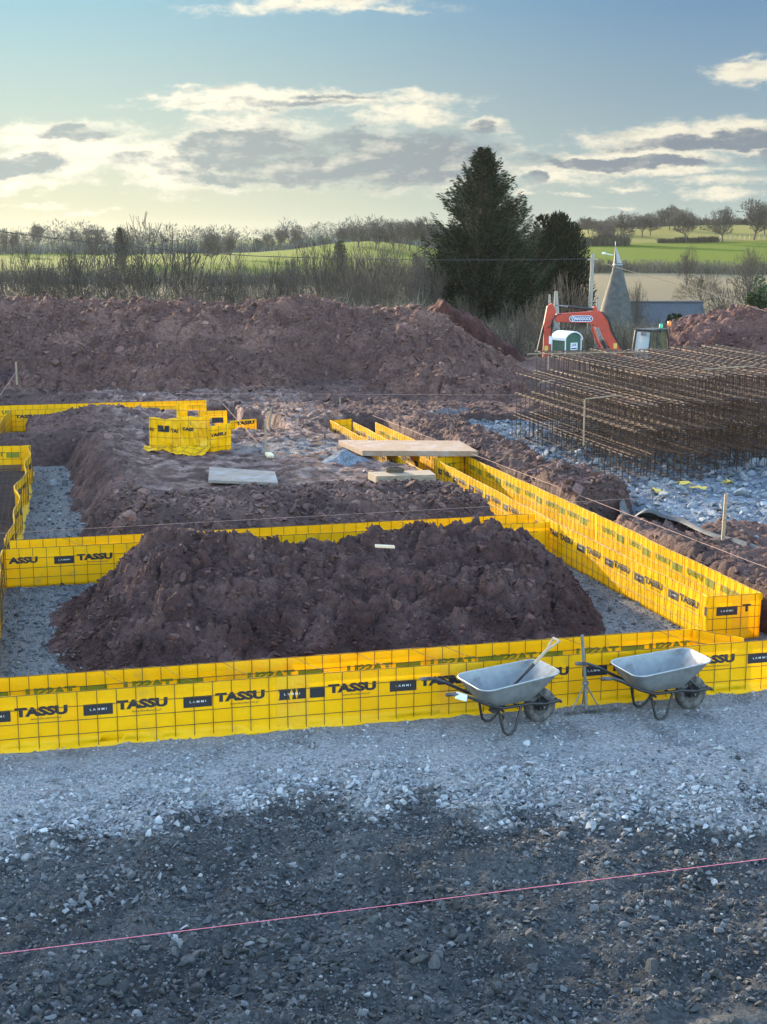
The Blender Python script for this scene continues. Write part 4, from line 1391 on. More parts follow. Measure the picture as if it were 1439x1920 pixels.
o.modifiers.new('sub', 'SUBSURF').levels = 2; o.modifiers['sub'].render_levels = 2
sd = o.modifiers.new('t', 'SOLIDIFY'); sd.thickness = .006

# yellow scraps of film and wood under the cages
for i, (px, py, lab) in enumerate([(1078, 892, 'torn yellow scrap on the soil left of the nearest cages'), (1118, 912, 'torn yellow scrap at the near end of the leftmost cage'), (1234, 919, 'torn yellow scrap on the stones below the second row of cages'), (1309, 915, 'torn yellow scrap on the stones in the middle of the cage fronts'),
                                   (1284, 906, 'faded scrap lying below the middle cage fronts'), (1366, 903, 'dark and yellow bundle of scraps at the right cage fronts')]):
    s, t = spx(px, py, .5)
    k = MB(); rr = random.Random(i)
    n_ = 5
    V = [(rr.uniform(-.02, .02) + (a - 2.5) * .06, rr.uniform(-.05, .05) + b * .10 - .05, rr.uniform(0, .07)) for a in range(n_ + 1) for b in range(2)]
    k.add(V, [(2 * a, 2 * a + 1, 2 * a + 3, 2 * a + 2) for a in range(n_)])
    o = k.build('film_scrap', M['straw'], None, sw(s, t, .46)); tag(o, lab, 'film scrap', 'yellow scraps by the cages')
    sd = o.modifiers.new('t', 'SOLIDIFY'); sd.thickness = .006
    o.rotation_euler = (0, 0, rr.uniform(0, 6)); o.scale = (1.2, 1.2, 1.2)


# ------------------------------------------------------------------ reinforcement cages
def make_cage(L_, W=.46, H=.50, step=.31):
    root = empty('rebar_cage', '', 'rebar cage', group='stacked rebar cages')
    rr = .0105
    k = MB()
    y = .1
    # closed stirrups with a hooked corner
    while y < L_:
        j = random.uniform(-.012, .012)
        k.tube([(0, y + j, H), (0, y + j, 0), (W, y + j, 0), (W, y + j, H), (-.01, y + j + .006, H), (.05, y + j + .006, H - .05)], rr, 4, False, False)
        y += step
    k.build('stirrups', M['rebar'], root)
    for (x, z, a, b) in ((.012, .012, 0, L_), (W - .012, .012, .05, L_ + .08), (.012, H - .012, -.05, L_), (W - .012, H - .012, 0, L_ + .05), (W / 2, H - .012, .03, L_ - .03)):
        k = MB(); k.tube([(x, a, z), (x + .01, L_ * .33, z - .008), (x - .006, L_ * .66, z - .005), (x, b, z)], rr * 1.0, 5, True, False)
        k.build('main_bar', M['rebar'], root)
    return root


random.seed(4)
c0 = [make_cage(7.3), make_cage(7.1), make_cage(7.2)]
used = [False] * 3
lvl = ['bottom', 'second', 'third', 'top']
ordn = ['first', 'second', 'third', 'fourth', 'fifth', 'sixth', 'seventh', 'eighth', 'ninth', 'tenth', 'eleventh', 'twelfth', 'thirteenth']
for col_ in range(11):
    nl = 3 if col_ == 0 else 4
    for l in range(nl):
        v = random.randrange(3)
        o = c0[v] if not used[v] else copy_tree(c0[v])
        used[v] = True
        s = 11.45 + col_ * .52 + random.uniform(-.03, .03) + (.03 * l)
        t = 25.5 + random.uniform(-.12, .18) + .05 * l + .04 * col_ + (.35 if col_ % 3 == 1 else 0)
        z = .44 + l * .508
        o.location = sw(s, t, z); o.rotation_euler = (random.uniform(-.004, .004), 0, SA + random.uniform(-.006, .006))
        o['label'] = 'rusty rebar cage, %s of its stack, in the %s row from the left' % (lvl[l], ordn[col_])
# pale timbers between the layers
for i, (a, b, z) in enumerate([((1013, 717), (1040, 713), 2.0), ((1320, 693), (1415, 686), 2.48), ((1098, 748), (1165, 741), 2.0), ((990, 664), (1215, 660), 2.5)]):
    p, q = sw(*spx(*a, z), z), sw(*spx(*b, z), z)
    k = MB(); k.tube([p, q], .014, 6)
    tag(k.build('steel_pole', M['wood']), ['short pale batten on the left end of the cages', 'pale batten across the cage tops at the right', 'pale batten across the cage tops right of the left stack', 'long pale pole lying across the far left cage ends'][i], 'batten', 'battens on the cages')
for i, (px, y0, y1) in enumerate([(1097, 749, 843), (1029, 668, 706)]):
    z1 = 2.0; s, t = spx(px, y0, z1); h = (y1 - y0) / 2660 * 26.5
    k = MB(); k.tube([sw(s, t, z1), sw(s, t, z1 - h)], .018, 6)
    tag(k.build('wooden_prop', M['wood']), ['upright pale batten standing in the middle of the left cages', 'short upright batten at the far left end of the cages'][i], 'batten', 'battens on the cages')
s, t = spx(1420, 762, .6)
for i in range(3):
    k = MB(); k.box((0, 0, .05), (1.4, .12, .08))
    tag(k.build('timber_batten', M['wood'], None, sw(16.3, 31.5 - i * .5, .45 + .12 * i), (0, 0, R(14)), bevel=.005), ['upper', 'middle', 'lower'][i] + ' pale timber lying behind the cages at the right edge', 'timber', 'timbers behind the cages')


# ------------------------------------------------------------------ digger behind the cages
def gz_at(x, y):
    return float(ground_z(np.array([x * CA + y * NA]), np.array([-x * NA + y * CA]))[0])


DD = 72.0
org = at(1205, 690, DD)
gzd = gz_at(org.x, DD)
dg = empty('excavator', 'orange red digger parked behind the rebar cages with its arm folded down to the left', 'digger', (org.x, DD, gzd))


def q(px, py, dy=0.0):
    p = at(px, py, DD)
    return Vector((p.x - org.x, dy, p.z - gzd))


def qp(lst):
    return [(q(a, b).x, q(a, b).z) for a, b in lst]


def arm_part(name, poly, y0, y1, m, parent):
    k = MB(); k.prism(qp(poly), y0, y1)
    return k.build(name, m, parent, bevel=.025)


boom = arm_part('boom', [(1040, 599), (1044, 588), (1104, 584), (1124, 582), (1136, 594), (1147, 616), (1168, 664), (1169, 676), (1155, 668), (1135, 638), (1118, 612), (1101, 605), (1044, 604)], -.17, .17, M['orange'], dg)
stick = arm_part('stick', [(1026, 574), (1036, 568), (1043, 582), (1037, 607), (1034, 633), (1027, 684), (1017, 684), (1020, 629), (1019, 609)], -.13, .13, M['orange'], dg)
arm_part('linkage', [(1015, 676), (1029, 676), (1034, 700), (1020, 705)], -.16, .16, M['black_steel'], stick)
arm_part('pivot_bracket', [(1112, 584), (1112, 575), (1118, 573), (1122, 584)], -.1, .1, M['orange'], boom)
arm_part('bucket', [(1012, 700), (1034, 698), (1046, 716), (1036, 738), (1014, 738), (1006, 720)], -.35, .35, M['black_steel'], dg)


def ram(name, a, b, fr, r, dy=0.0):
    A_, B_ = q(*a, dy), q(*b, dy); mid = A_.lerp(B_, fr)
    k = MB(); k.tube([mid, B_], r, 10); o = k.build(name, M['black_steel'], dg)
    k = MB(); k.tube([A_, mid], r * .5, 8); k.build('piston_rod', M['galv'], o)


ram('stick_ram', (1040, 572), (1114, 580), .33, .075)
ram('bucket_ram', (1004, 680), (1020, 611), .32, .07, -.02)
ram('boom_ram', (1120, 614), (1141, 664), .45, .085, -.25)
k = MB(); k.tube([q(1110, 612, -.24), q(1119, 638, -.24), q(1131, 660, -.24)], .085, 8); k.build('boom_link', M['orange'], dg)
for pts in ([(1036, 612), (1036, 600), (1042, 591), (1052, 588)], [(1130, 586), (1140, 600), (1146, 622), (1160, 645), (1166, 655)], [(1127, 584), (1141, 596), (1150, 625), (1164, 650)], [(1025, 615), (1032, 612), (1036, 604), (1033, 630)]):
    k = MB(); k.tube([q(a, b, -.19) for a, b in pts], .035, 6); k.build('hose', M['cable'], dg)
# badge on the boom
bx0, bx1, bz0, bz1 = q(1067, 597).x, q(1111, 597).x, q(1067, 603).z, q(1067, 591.5).z


def pill(x0, x1, z0, z1, y, n=10):
    r = (z1 - z0) / 2; V = []
    for (cx, a0) in ((x1 - r, -PI / 2), (x0 + r, PI / 2)):
        for i in range(n + 1):
            a = a0 + PI * i / n; V.append((cx + r * math.cos(a), y, z0 + r + r * math.sin(a)))
    return V


k = MB(); P = pill(bx0, bx1, bz0, bz1, -.176); k.add(P, [tuple(range(len(P)))]); badge = k.build('badge', M['white'], boom)
k = MB(); P = pill(bx0 + .03, bx1 - .03, bz0 + .03, bz1 - .03, -.180); k.add(P, [tuple(range(len(P)))]); k.build('badge_field', M['blue'], badge)
V2, F2 = text2d('MADDOCK', (bx1 - bx0) * .68, (bz1 - bz0) * .50, .03)
k = MB(); k.add([(a + bx0 + (bx1 - bx0) * .25, -.184, c + bz0 + (bz1 - bz0) * .25) for a, c in V2], F2); k.build('badge_lettering', M['white'], badge)
k = MB(); r_ = (bz1 - bz0) * .36; cx, cz = bx0 + r_ + .09, (bz0 + bz1) / 2
k.add([(cx + r_ * math.cos(2 * PI * i / 20), -.183, cz + r_ * math.sin(2 * PI * i / 20)) for i in range(20)], [tuple(range(20))])
k.build('emblem', M['white'], badge)
k = MB()
for dx_ in (-.045, .045):
    k.add([(cx + dx_ - .075, -.186, cz - .085), (cx + dx_ - .03, -.186, cz - .085), (cx + dx_ + .02, -.186, cz + .09), (cx + dx_ - .005, -.186, cz + .09)], [(0, 1, 2, 3)])
    k.add([(cx + dx_ + .03, -.186, cz - .085), (cx + dx_ + .075, -.186, cz - .085), (cx + dx_ + .02, -.186, cz + .09)], [(0, 1, 2)])
k.build('emblem_mark', M['blue'], badge)
for (a, b, mm, yy) in ((1024, 653, 'straw', -.14), (1153, 648, 'straw', -.18), (1032, 637, 'white', -.14)):
    k = MB(); c = q(a, b, yy); w_, h_ = (.09, .13) if mm == 'straw' else (.08, .2)
    k.add([c + Vector((-w_, 0, -h_)), c + Vector((w_, 0, -h_)), c + Vector((w_, 0, h_)), c + Vector((-w_, 0, h_))], [(0, 1, 2, 3)]); k.build('sticker', M[mm], dg)

# cab, turned towards the camera's left
cabz0 = .95; cabtop = q(1220, 621).z
cb = bpy.data.objects.new('cab', None); scene.collection.objects.link(cb); cb.parent = dg
ccx = q(1217, 640).x
W_, L_, H_ = 1.02, 1.62, cabtop - cabz0
yaw = R(-47)        # local -y is the windscreen side, local x runs along the screen width


def cabp(x, y, z):
    return Vector((x, y, z))


cb.location = (ccx, -.2, cabz0); cb.rotation_euler = (0, 0, yaw)
# front corner nearest the camera is (W,0); side runs back along +y
fr_ = MB()
rk = .16
posts = {'A0': [(-W_, -.0, 0), (-W_, -.0, H_ * .45), (-W_ + .04, rk, H_)], 'A1': [(0, -.0, 0), (0, -.0, H_ * .45), (-.02, rk, H_)],
         'B1': [(0, .62, 0), (-.01, .66, H_)], 'C1': [(0, L_, 0), (0, L_, H_ * .75), (-.03, L_ - .16, H_ - .02)], 'C0': [(-W_, L_, 0), (-W_, L_, H_ * .75), (-W_ + .03, L_ - .16, H_ - .02)]}
for nm, pp in posts.items():
    fr_.tube(pp, .065 if nm != 'B1' else .05, 8)
fr_.tube([(-W_ + .04, rk, H_), (-.02, rk, H_), (-.03, L_ - .16, H_), (-W_ + .03, L_ - .16, H_), (-W_ + .04, rk, H_)], .05, 8)
fr_.tube([(-W_, 0, .55), (0, 0, .55), (0, L_, .60)], .035, 8)
fr_.build('cab_frame', M['black_steel'], cb)
k = MB(); k.box((-W_ / 2, L_ / 2 + .05, H_ + .05), (W_ + .02, L_ - .12, .07)); k.build('cab_roof', M['black_steel'], cb, bevel=.02)
k = MB(); k.box((-W_ / 2, L_ / 2, .24), (W_, L_, .56)); k.build('cab_base', M['orange'], cb, bevel=.02)
k = MB(); k.add([(-W_ + .04, .01, .56), (-.04, .01, .56), (-.05, rk, H_ - .04), (-W_ + .08, rk, H_ - .04)], [(0, 1, 2, 3)]); k.build('windscreen', M['glass_pale'], cb)
k = MB(); k.add([(.005, .05, .6), (.005, .60, .6), (-.01, .62, H_ - .05), (-.02, rk + .04, H_ - .05)], [(0, 1, 2, 3)]); k.add([(.005, .69, .62), (.005, L_ - .05, .62), (-.02, L_ - .2, H_ - .06), (-.01, .71, H_ - .06)], [(0, 1, 2, 3)])
mg = mat('side_glass', (.09, .10, .05), (.02, .026, .022), scale=2.2, rough=.1, spec=1.0); k.build('side_window', mg, cb)
k = MB(); k.box((-W_ - .02, .0, .9), (.08, .1, .25)); k.box((-.35, -.04, H_ - .12), (.32, .03, .2)); k.build('mirror', M['galv'], cb)
for i in range(3):
    k = MB(); k.box((-W_ + .15 + i * .35, rk - .06, H_ + .02), (.12, .08, .08)); k.build('work_lamp', M['black_steel'], cb, bevel=.01)
for (px, py, m, nm) in ((1242, 613, 'green_lens', 'green_beacon'), (1258, 608, 'amber_lens', 'amber_beacon')):
    c = q(px, py, .3); cz = q(px, 622).z
    k = MB(); k.tube([(c.x, .3, cz - .05), (c.x, .3, c.z - .12)], .03, 8); st_ = k.build('beacon_stem', M['black_steel'], dg)
    k = MB(); k.lathe([(.0, .16), (.05, .15), (.085, .10), (.09, .0), (.10, -.05), (.10, -.10), (0, -.10)], (c.x, .3, c.z), 'z', 16); k.build(nm, M[m], st_)
# upper body, blade and tracks
k = MB(); k.box((ccx + 1.0, .9, 1.35), (1.9, 1.6, .9), (0, 0, R(-40))); k.build('engine_cover', M['black_steel'], dg, bevel=.12)
k = MB(); k.box((ccx + 1.4, .75, 1.15), (.4, 1.9, .7), (0, 0, R(-40))); k.build('counterweight', M['orange'], dg, bevel=.12)
k = MB(); k.tube([q(1166, 672, 0), (ccx - .9, -.1, 1.0), (ccx - .4, 0, .95)], [.22, .25, .3], 12); k.build('boom_foot', M['black_steel'], dg)
for sy in (-.75, .75):
    k = MB(); pts = []
    k.prism([(-1.1, .05), (1.1, .05), (1.35, .3), (1.35, .45), (1.15, .62), (-1.15, .62), (-1.35, .45), (-1.35, .3)], sy - .2, sy + .2)
    o = k.build('track', M['rubber'], dg, (ccx + .3, .5, .0)); o.rotation_euler = (0, 0, R(-20))
    for i in range(5):
        k = MB(); k.lathe([(0, -.215), (.16, -.215), (.18, -.1), (.18, .1), (.16, .215), (0, .215)], (-1.0 + i * .5, sy, .28), 'y', 14); k.build('roller', M['black_steel'], o)
k = MB(); k.box((ccx - 1.3, .3, .4), (.15, 2.0, .5), (0, 0, R(-20))); k.build('dozer_blade', M['orange'], dg, bevel=.03)

# portable toilet
P_ = at(1061, 700, 80); gz_ = gz_at(P_.x, 80)
pt = empty('portable_toilet', 'green portable toilet with domed white roof and white door sticker behind the digger arm', 'toilet', (P_.x, 80, gz_ + .02), R(33))
zt = at(1061, 620, 80).z - gz_ - .02
hb = zt - .42
k = MB()
k.prism([(-.55, .1), (.55, .1), (.55, hb), (.40, hb + .20), (.2, hb + .30), (0, hb + .33), (-.2, hb + .30), (-.40, hb + .20), (-.55, hb)], -.57, .57)
k.build('cabin', M['toilet_green'], pt, bevel=.02)
k = MB()
for sx in (-1, 1):
    for y in (-.585, .585): k.box((sx * .565, y, hb / 2), (.05, .05, hb + .02))
k.build('corner_strip', M['white'], pt)
k = MB(); arc = [(-.64, hb - .10), (-.64, hb + .06), (-.46, hb + .27), (-.22, hb + .39), (0, hb + .42), (.22, hb + .39), (.46, hb + .27), (.64, hb + .06), (.64, hb - .10), (.575, hb - .10), (.575, hb + .04), (.42, hb + .21), (.2, hb + .32), (0, hb + .35), (-.2, hb + .32), (-.42, hb + .21), (-.575, hb + .04), (-.575, hb - .10)]
k.prism(arc, -.66, .66); k.build('roof', M['white'], pt, bevel=.015)
k = MB(); k.add([(-.42, -.574, .2), (.42, -.574, .2), (.42, -.574, hb - .02), (-.42, -.574, hb - .02)], [(0, 1, 2, 3)]); dr = k.build('door', M['toilet_green'], pt)
k = MB()
for i in range(4): k.box((0, -.585, .35 + i * .42), (.8, .02, .03))
k.build('door_rib', M['toilet_green'], dr)
k = MB(); k.box((.06, -.59, hb - .42), (.50, .012, .40)); pl_ = k.build('sign_plate', M['white'], dr)
V2, F2 = text2d('LHS', .34, .16, .03)
k = MB(); k.add([(a - .11, -.600, c + hb - .42) for a, c in V2], F2); k.build('sign_lettering', M['blue'], pl_)
k = MB(); k.box((.06, -.600, hb - .54), (.42, .006, .07)); k.build('sign_stripe', M['blue'], pl_)

# tiled tower with white cowl and the slate barn behind the scrub
TD = 150.0
P_ = at(1155, 620, TD); tz = gz_at(P_.x, TD)
tw = empty('tiled_tower', 'conical tiled tower topped by a pointed white cowl, right of the tall conifer', 'tower', (P_.x, TD, tz))


def tzf(py): return at(1155, py, TD).z - tz


ppm = FPX / TD / .98
prof = [(r / ppm, tzf(y)) for r, y in ((8, 493), (11, 510), (16, 530), (22, 550), (28, 573), (33.5, 597), (38, 622), (39, 632))]
k = MB(); k.lathe(prof, (0, 0, 0), 'z', 28); k.build('cone_roof', M['roof_tile'], tw)
k = MB(); k.lathe([(prof[-1][0] * .9, -.3), (prof[-1][0] * .9, prof[-1][1] + .1)], (0, 0, 0), 'z', 28); k.build('round_wall', M['brick'], tw)
zb, za = tzf(495), tzf(459)
k = MB(); k.lathe([(.50, zb - .12), (.50, zb + .02), (.42, zb + .06)], (0, 0, 0), 'z', 20); cr = k.build('curb_ring', M['galv'], tw)
ap = Vector((-.30, 0, za)); base = [Vector((.46 * math.cos(a), .46 * math.sin(a), zb)) for a in np.linspace(0, 2 * PI, 17)[:-1]]
k = MB(); k.add(base[0:6] + [ap], [(i, i + 1, 6) for i in range(5)]); k.add(base[11:] + base[0:1] + [ap], [(i, i + 1, 6) for i in range(5)])
cw = k.build('cowl', mat('weathered_white', (.34, .36, .37), (.24, .26, .27), scale=3, rough=.7), tw)
k = MB(); k.add(base[5:12] + [ap], [(i, i + 1, 7) for i in range(6)]); k.build('cowl_side', M['slate'], cw)
k = MB(); k.tube([(-.5, 0, zb + .9), (-1.5, 0, zb + 1.1)], .06, 6); k.box((-1.5, 0, zb + 1.12), (.35, .05, .22)); k.build('wind_vane', M['white'], cw)
for i in range(2):
    k = MB(); k.tube([ap + Vector((0, 0, -.05)), ap + Vector((-.03, 0, .35))], .03, 5); 
k.build('finial', M['white'], cw)
P_ = at(1248, 567, TD + 4); bzr = P_.z; bg_ = gz_at(P_.x, TD + 4)
bn = empty('slate_barn', 'long low barn with blue grey slate roof right of the pointed tower', 'barn', (P_.x, TD + 4, bg_))
hl = 68 / ppm * 1.02; hr = bzr - bg_
k = MB(); k.prism([(-hl, -.3), (hl, -.3), (hl, hr - 2.6), (-hl, hr - 2.6)], -3.0, 3.0); k.build('wall', M['brick'], bn)
k = MB(); V = [(-hl - .2, -3.3, hr - 2.75), (hl + .2, -3.3, hr - 2.75), (hl + .2, 0, hr), (-hl - .2, 0, hr), (-hl - .2, 3.3, hr - 2.75), (hl + .2, 3.3, hr - 2.75)]
k.add(V, [(0, 1, 2, 3), (3, 2, 5, 4), (0, 3, 4), (1, 5, 2)]); k.build('roof', M['slate'], bn)
k = MB(); k.tube([(-hl - .2, 0, hr + .04), (hl + .2, 0, hr + .04)], .14, 6); k.build('ridge', M['slate'], bn)

# utility pole and its cables
P_ = at(1103, 640, 96); zp = gz_at(P_.x, 96); top = at(1112, 475, 96)
up = empty('utility_pole', 'weathered leaning utility pole left of the pointed tower', 'pole', (P_.x, 96, zp))
k = MB(); k.tube([(0, 0, -.3), (top.x - P_.x, 0, top.z - zp)], [.17, .12], 10); k.build('pole', M['pole'], up)
k = MB(); k.box((top.x - P_.x, -.1, top.z - zp - .4), (.7, .1, .1)); k.build('crossbar', M['pole'], up)
cord('dark overhead cable sagging left from the utility pole', [at(1110, 485, 96), at(480, 480, 84), at(-60, 426, 68)], .022, M['cable'], 'overhead_cable', .15, None)
cord('dark overhead cable falling right from the utility pole', [at(1114, 487, 96), at(1310, 541, 84), at(1500, 600, 74)], .018, M['cable'], 'overhead_cable', .1, None)
for i, (px, py, h, w) in enumerate([(1032, 552, 1.0, .12), (1044, 546, 1.1, .2), (1122, 560, 1.3, .16)]):
    p = at(px, py, 88); zg = gz_at(p.x, 88)
    k = MB(); k.tube([(0, 0, -.2), (.02, 0, (p.z - zg) * .6), (-.04, 0, p.z - zg)], [w * 1.6, w * 1.2, w * .5], 7)
    tag(k.build('broken_trunk', M['pole'], None, (p.x, 88, zg)), ['thin grey snapped trunk above the digger elbow', 'thick pale snapped trunk above the digger elbow', 'pale snapped trunk leaning against the tower foot'][i], 'snapped trunk')


# ------------------------------------------------------------------ trees
def segs_mesh(name, seg, m, sides=3):
    """seg: array n x 8 (p0, p1, r0, r1)"""
    S_ = np.asarray(seg, float); n = len(S_)
    p0, p1, r0, r1 = S_[:, :3], S_[:, 3:6], S_[:, 6], S_[:, 7]
    d = p1 - p0; d /= np.linalg.norm(d, axis=1)[:, None] + 1e-9
    ref = np.where(np.abs(d[:, 2:3]) < .9, np.array([[0, 0, 1.0]]), np.array([[1.0, 0, 0]]))
    x = np.cross(d, ref); x /= np.linalg.norm(x, axis=1)[:, None]; y = np.cross(d, x)
    rings = []
    for (p, r) in ((p0, r0), (p1, r1)):
        for k in range(sides):
            a = 2 * PI * k / sides
            rings.append(p + (x * math.cos(a) + y * math.sin(a)) * r[:, None])
    V = np.stack(rings, 1).reshape(-1, 3)
    b = (np.arange(n) * sides * 2)[:, None]
    F = np.concatenate([b + np.array([[k, (k + 1) % sides, sides + (k + 1) % sides, sides + k]]) for k in range(sides)], 0)
    return np_mesh(name, V, F, m, smooth=False)


def bare_tree(seed, H=10.0, trunk=.2, limbs=5, ang=28, first=45, up=.12, levels=8, ratio_l=.82, twig=.018, multi=1, shoot=.6):
    rr = random.Random(seed); trunkseg, seg = [], []

    def rnd(): return Vector((rr.gauss(0, 1), rr.gauss(0, 1), rr.gauss(0, 1)))

    def turn(d, a, az):
        s1 = d.orthogonal().normalized(); s2 = d.cross(s1)
        s = s1 * math.cos(az) + s2 * math.sin(az)
        return (d * math.cos(a) + s * math.sin(a)).normalized()

    def fork(p, d, L, r, lev):
        out = trunkseg if lev == 0 else seg
        nseg = 3 if lev < 4 else 2
        for i in range(nseg):
            d = (d + rnd() * .10 + Vector((0, 0, up * (.6 if lev < 2 else 1)))).normalized()
            if d.z < .02: d = Vector((d.x, d.y, .06)).normalized()
            p2 = p + d * (L / nseg); r2 = max(r * .88, twig)
            out.append((*p, *p2, r, r2)); p, r = p2, r2
            if lev > 0 and lev < levels - 1 and i < nseg - 1 and rr.random() < shoot:
                fork(p, turn(d, R(rr.uniform(35, 60)), rr.uniform(0, 2 * PI)), L * rr.uniform(.45, .7), max(r * .5, twig), lev + 2)
        if lev >= levels: return
        if lev == 0:
            a0 = rr.uniform(0, 2 * PI)
            for j in range(limbs):
                a = R(first * rr.uniform(.6, 1.25)) if j else R(8)
                fork(p - d * (L * rr.uniform(0, .35)), turn(d, a, a0 + 2 * PI * j / max(limbs - 1, 1)), H * .21 * rr.uniform(.85, 1.15), r * .55, 1)
            return
        az = rr.uniform(0, 2 * PI); k = 3 if rr.random() < .22 else 2
        for j in range(k):
            fork(p, turn(d, R(ang * rr.uniform(.6, 1.3)), az + 2 * PI * j / k + rr.uniform(-.4, .4)), L * ratio_l * rr.uniform(.85, 1.1), max(r * .70, twig), lev + 1)
    for mlt in range(multi):
        a = 2 * PI * mlt / max(multi, 1) + rr.random()
        dv_ = Vector((0, 0, 1)) if multi == 1 else Vector((math.cos(a) * .35, math.sin(a) * .35, 1)).normalized()
        fork(Vector((0, 0, -.2)), dv_, H * trunk, H * (.032 if multi == 1 else .02), 0)
    return np.array(trunkseg), np.array(seg)


PROTO = {}


def proto(kind, seed, m='bark', **kw):
    t_, c_ = bare_tree(seed, **kw)
    zmax = c_[:, 5].max()
    mt = segs_mesh('trunk', t_, M[m], 6); mc = segs_mesh('crown', c_, M[m], 3)
    PROTO[kind] = (mt, mc, zmax, np.percentile(np.abs(c_[:, 3]), 98) * 2)


proto('oak1', 1, 'bark_far', twig=.05, limbs=6, first=52, ang=28, up=.05, levels=7)
proto('oak2', 2, 'bark_far', twig=.05, limbs=7, first=55, ang=29, up=.05, levels=7, trunk=.22)
proto('oak3', 3, 'bark_far', twig=.045, limbs=6, first=40, ang=26, up=.08, levels=7, trunk=.24)
proto('tall1', 5, 'bark', twig=.020, limbs=6, first=34, ang=22, up=.08, levels=7, trunk=.16, shoot=.7)
proto('tall2', 6, 'bark', twig=.022, limbs=6, first=40, ang=25, up=.07, levels=7)
proto('multi1', 7, 'bark', twig=.022, limbs=3, first=30, ang=24, up=.06, levels=6, multi=4, trunk=.12)
proto('multi2', 8, 'bark', twig=.022, limbs=3, first=45, ang=28, up=.03, levels=6, multi=4, trunk=.12)
proto('bush1', 9, 'bark', twig=.022, limbs=3, first=40, ang=28, up=.04, levels=5, multi=6, trunk=.08)


tcount = [0]


def tree(label, px, ytop, D, kind, wpx=None, group='bare winter trees', name='bare_tree', ybase=None):
    p = at(px, ytop, D); zg = gz_at(p.x, D)
    mt, mc, zm, wm = PROTO[kind]
    h = (p.z - zg) / zm
    w = h if wpx is None else (wpx * (1.35 if D < 140 else 1.12) * D / FPX) / wm
    root = empty(name, label, 'tree', (p.x, D, zg), tcount[0] * 1.7, group)
    root.scale = (w, w, h)
    tcount[0] += 1
    link('trunk', mt, root); link('crown', mc, root)
    return root


hillg = 'bare oaks on the right hand hill'
for (px, yt, D, kd, w, lab) in [
    (1418, 370, 352, 'oak1', 66, 'largest bare oak on the hill, at the right edge of the photo'),
    (1437, 376, 372, 'oak2', 52, 'bare oak cut by the right edge behind the largest hill oak'),
    (1358, 384, 348, 'oak2', 56, 'lone round bare oak second from the right on the hill'),
    (1290, 388, 346, 'oak3', 50, 'round bare oak at the left end of the dark hill hedge'),
    (1272, 389, 392, 'oak1', 34, 'slim bare oak just left of the round oak at the dark hedge'),
    (1257, 381, 400, 'oak3', 36, 'tallest slim bare oak in the middle of the hill row'),
    (1240, 389, 405, 'oak2', 30, 'slender bare oak left of the tallest slim one'),
    (1221, 398, 380, 'oak1', 36, 'dark bare oak on the hill with ivy patches'),
    (1206, 397, 372, 'oak3', 40, 'dark spreading oak standing left of the ivy clad oak'),
    (1166, 394, 335, 'oak2', 62, 'broad bare oak low on the hill above the pointed tower'),
    (1142, 408, 345, 'oak1', 40, 'smaller bare oak leaning left beside the broad hill oak'),
    (1105, 404, 395, 'oak3', 34, 'pale bare tree on the skyline right of the dark yew'),
    (1124, 411, 385, 'oak2', 32, 'faint skyline tree between the yew and the broad hill oak')]:
    tree(lab, px, yt, D, kd, w, hillg)
for (px, yt, D, kd, w, lab) in [
    (640, 421, 360, 'oak3', 30, 'leftmost of the skyline trees left of the tall conifer'),
    (672, 416, 350, 'oak2', 46, 'round skyline tree second from the left, left of the tall conifer'),
    (704, 414, 345, 'oak1', 44, 'broad skyline tree above the thicket left of the conifer'),
    (738, 408, 345, 'oak2', 48, 'taller skyline tree left of the tall conifer'),
    (768, 405, 350, 'oak3', 46, 'high skyline tree nearer the tall conifer'),
    (798, 404, 352, 'oak1', 44, 'pale skyline tree touching the conifer outline'),
    (822, 412, 350, 'oak2', 40, 'skyline tree partly behind the tall conifer'),
    (556, 420, 395, 'oak1', 32, 'dark ivy clad tree above the distant green field'),
    (527, 424, 400, 'oak3', 26, 'bare tree just left of the ivy clad one on the far field edge'),
    (503, 434, 400, 'oak2', 24, 'small tree at the left end of the far field edge row'),
    (396, 431, 300, 'oak2', 46, 'round bare tree on the green field right of the small dark cone'),
    (432, 430, 320, 'oak1', 34, 'bare tree beside the round one on the green field'),
    (175, 419, 300, 'oak2', 52, 'dense dark round tree left of the tall bare ash'),
    (232, 428, 310, 'oak1', 44, 'dark tree behind the tall bare ash'),
    (68, 414, 420, 'oak3', 24, 'tall pale poplar like tree on the left skyline'),
    (24, 430, 400, 'oak3', 18, 'slim tree on the left skyline near the picture edge'),
    (8, 426, 400, 'oak1', 18, 'slim tree at the very left skyline'),
    (138, 428, 430, 'oak2', 26, 'small skyline tree between the poplar like tree and the round one')]:
    tree(lab, px, yt, D, kd, w, 'distant field trees')
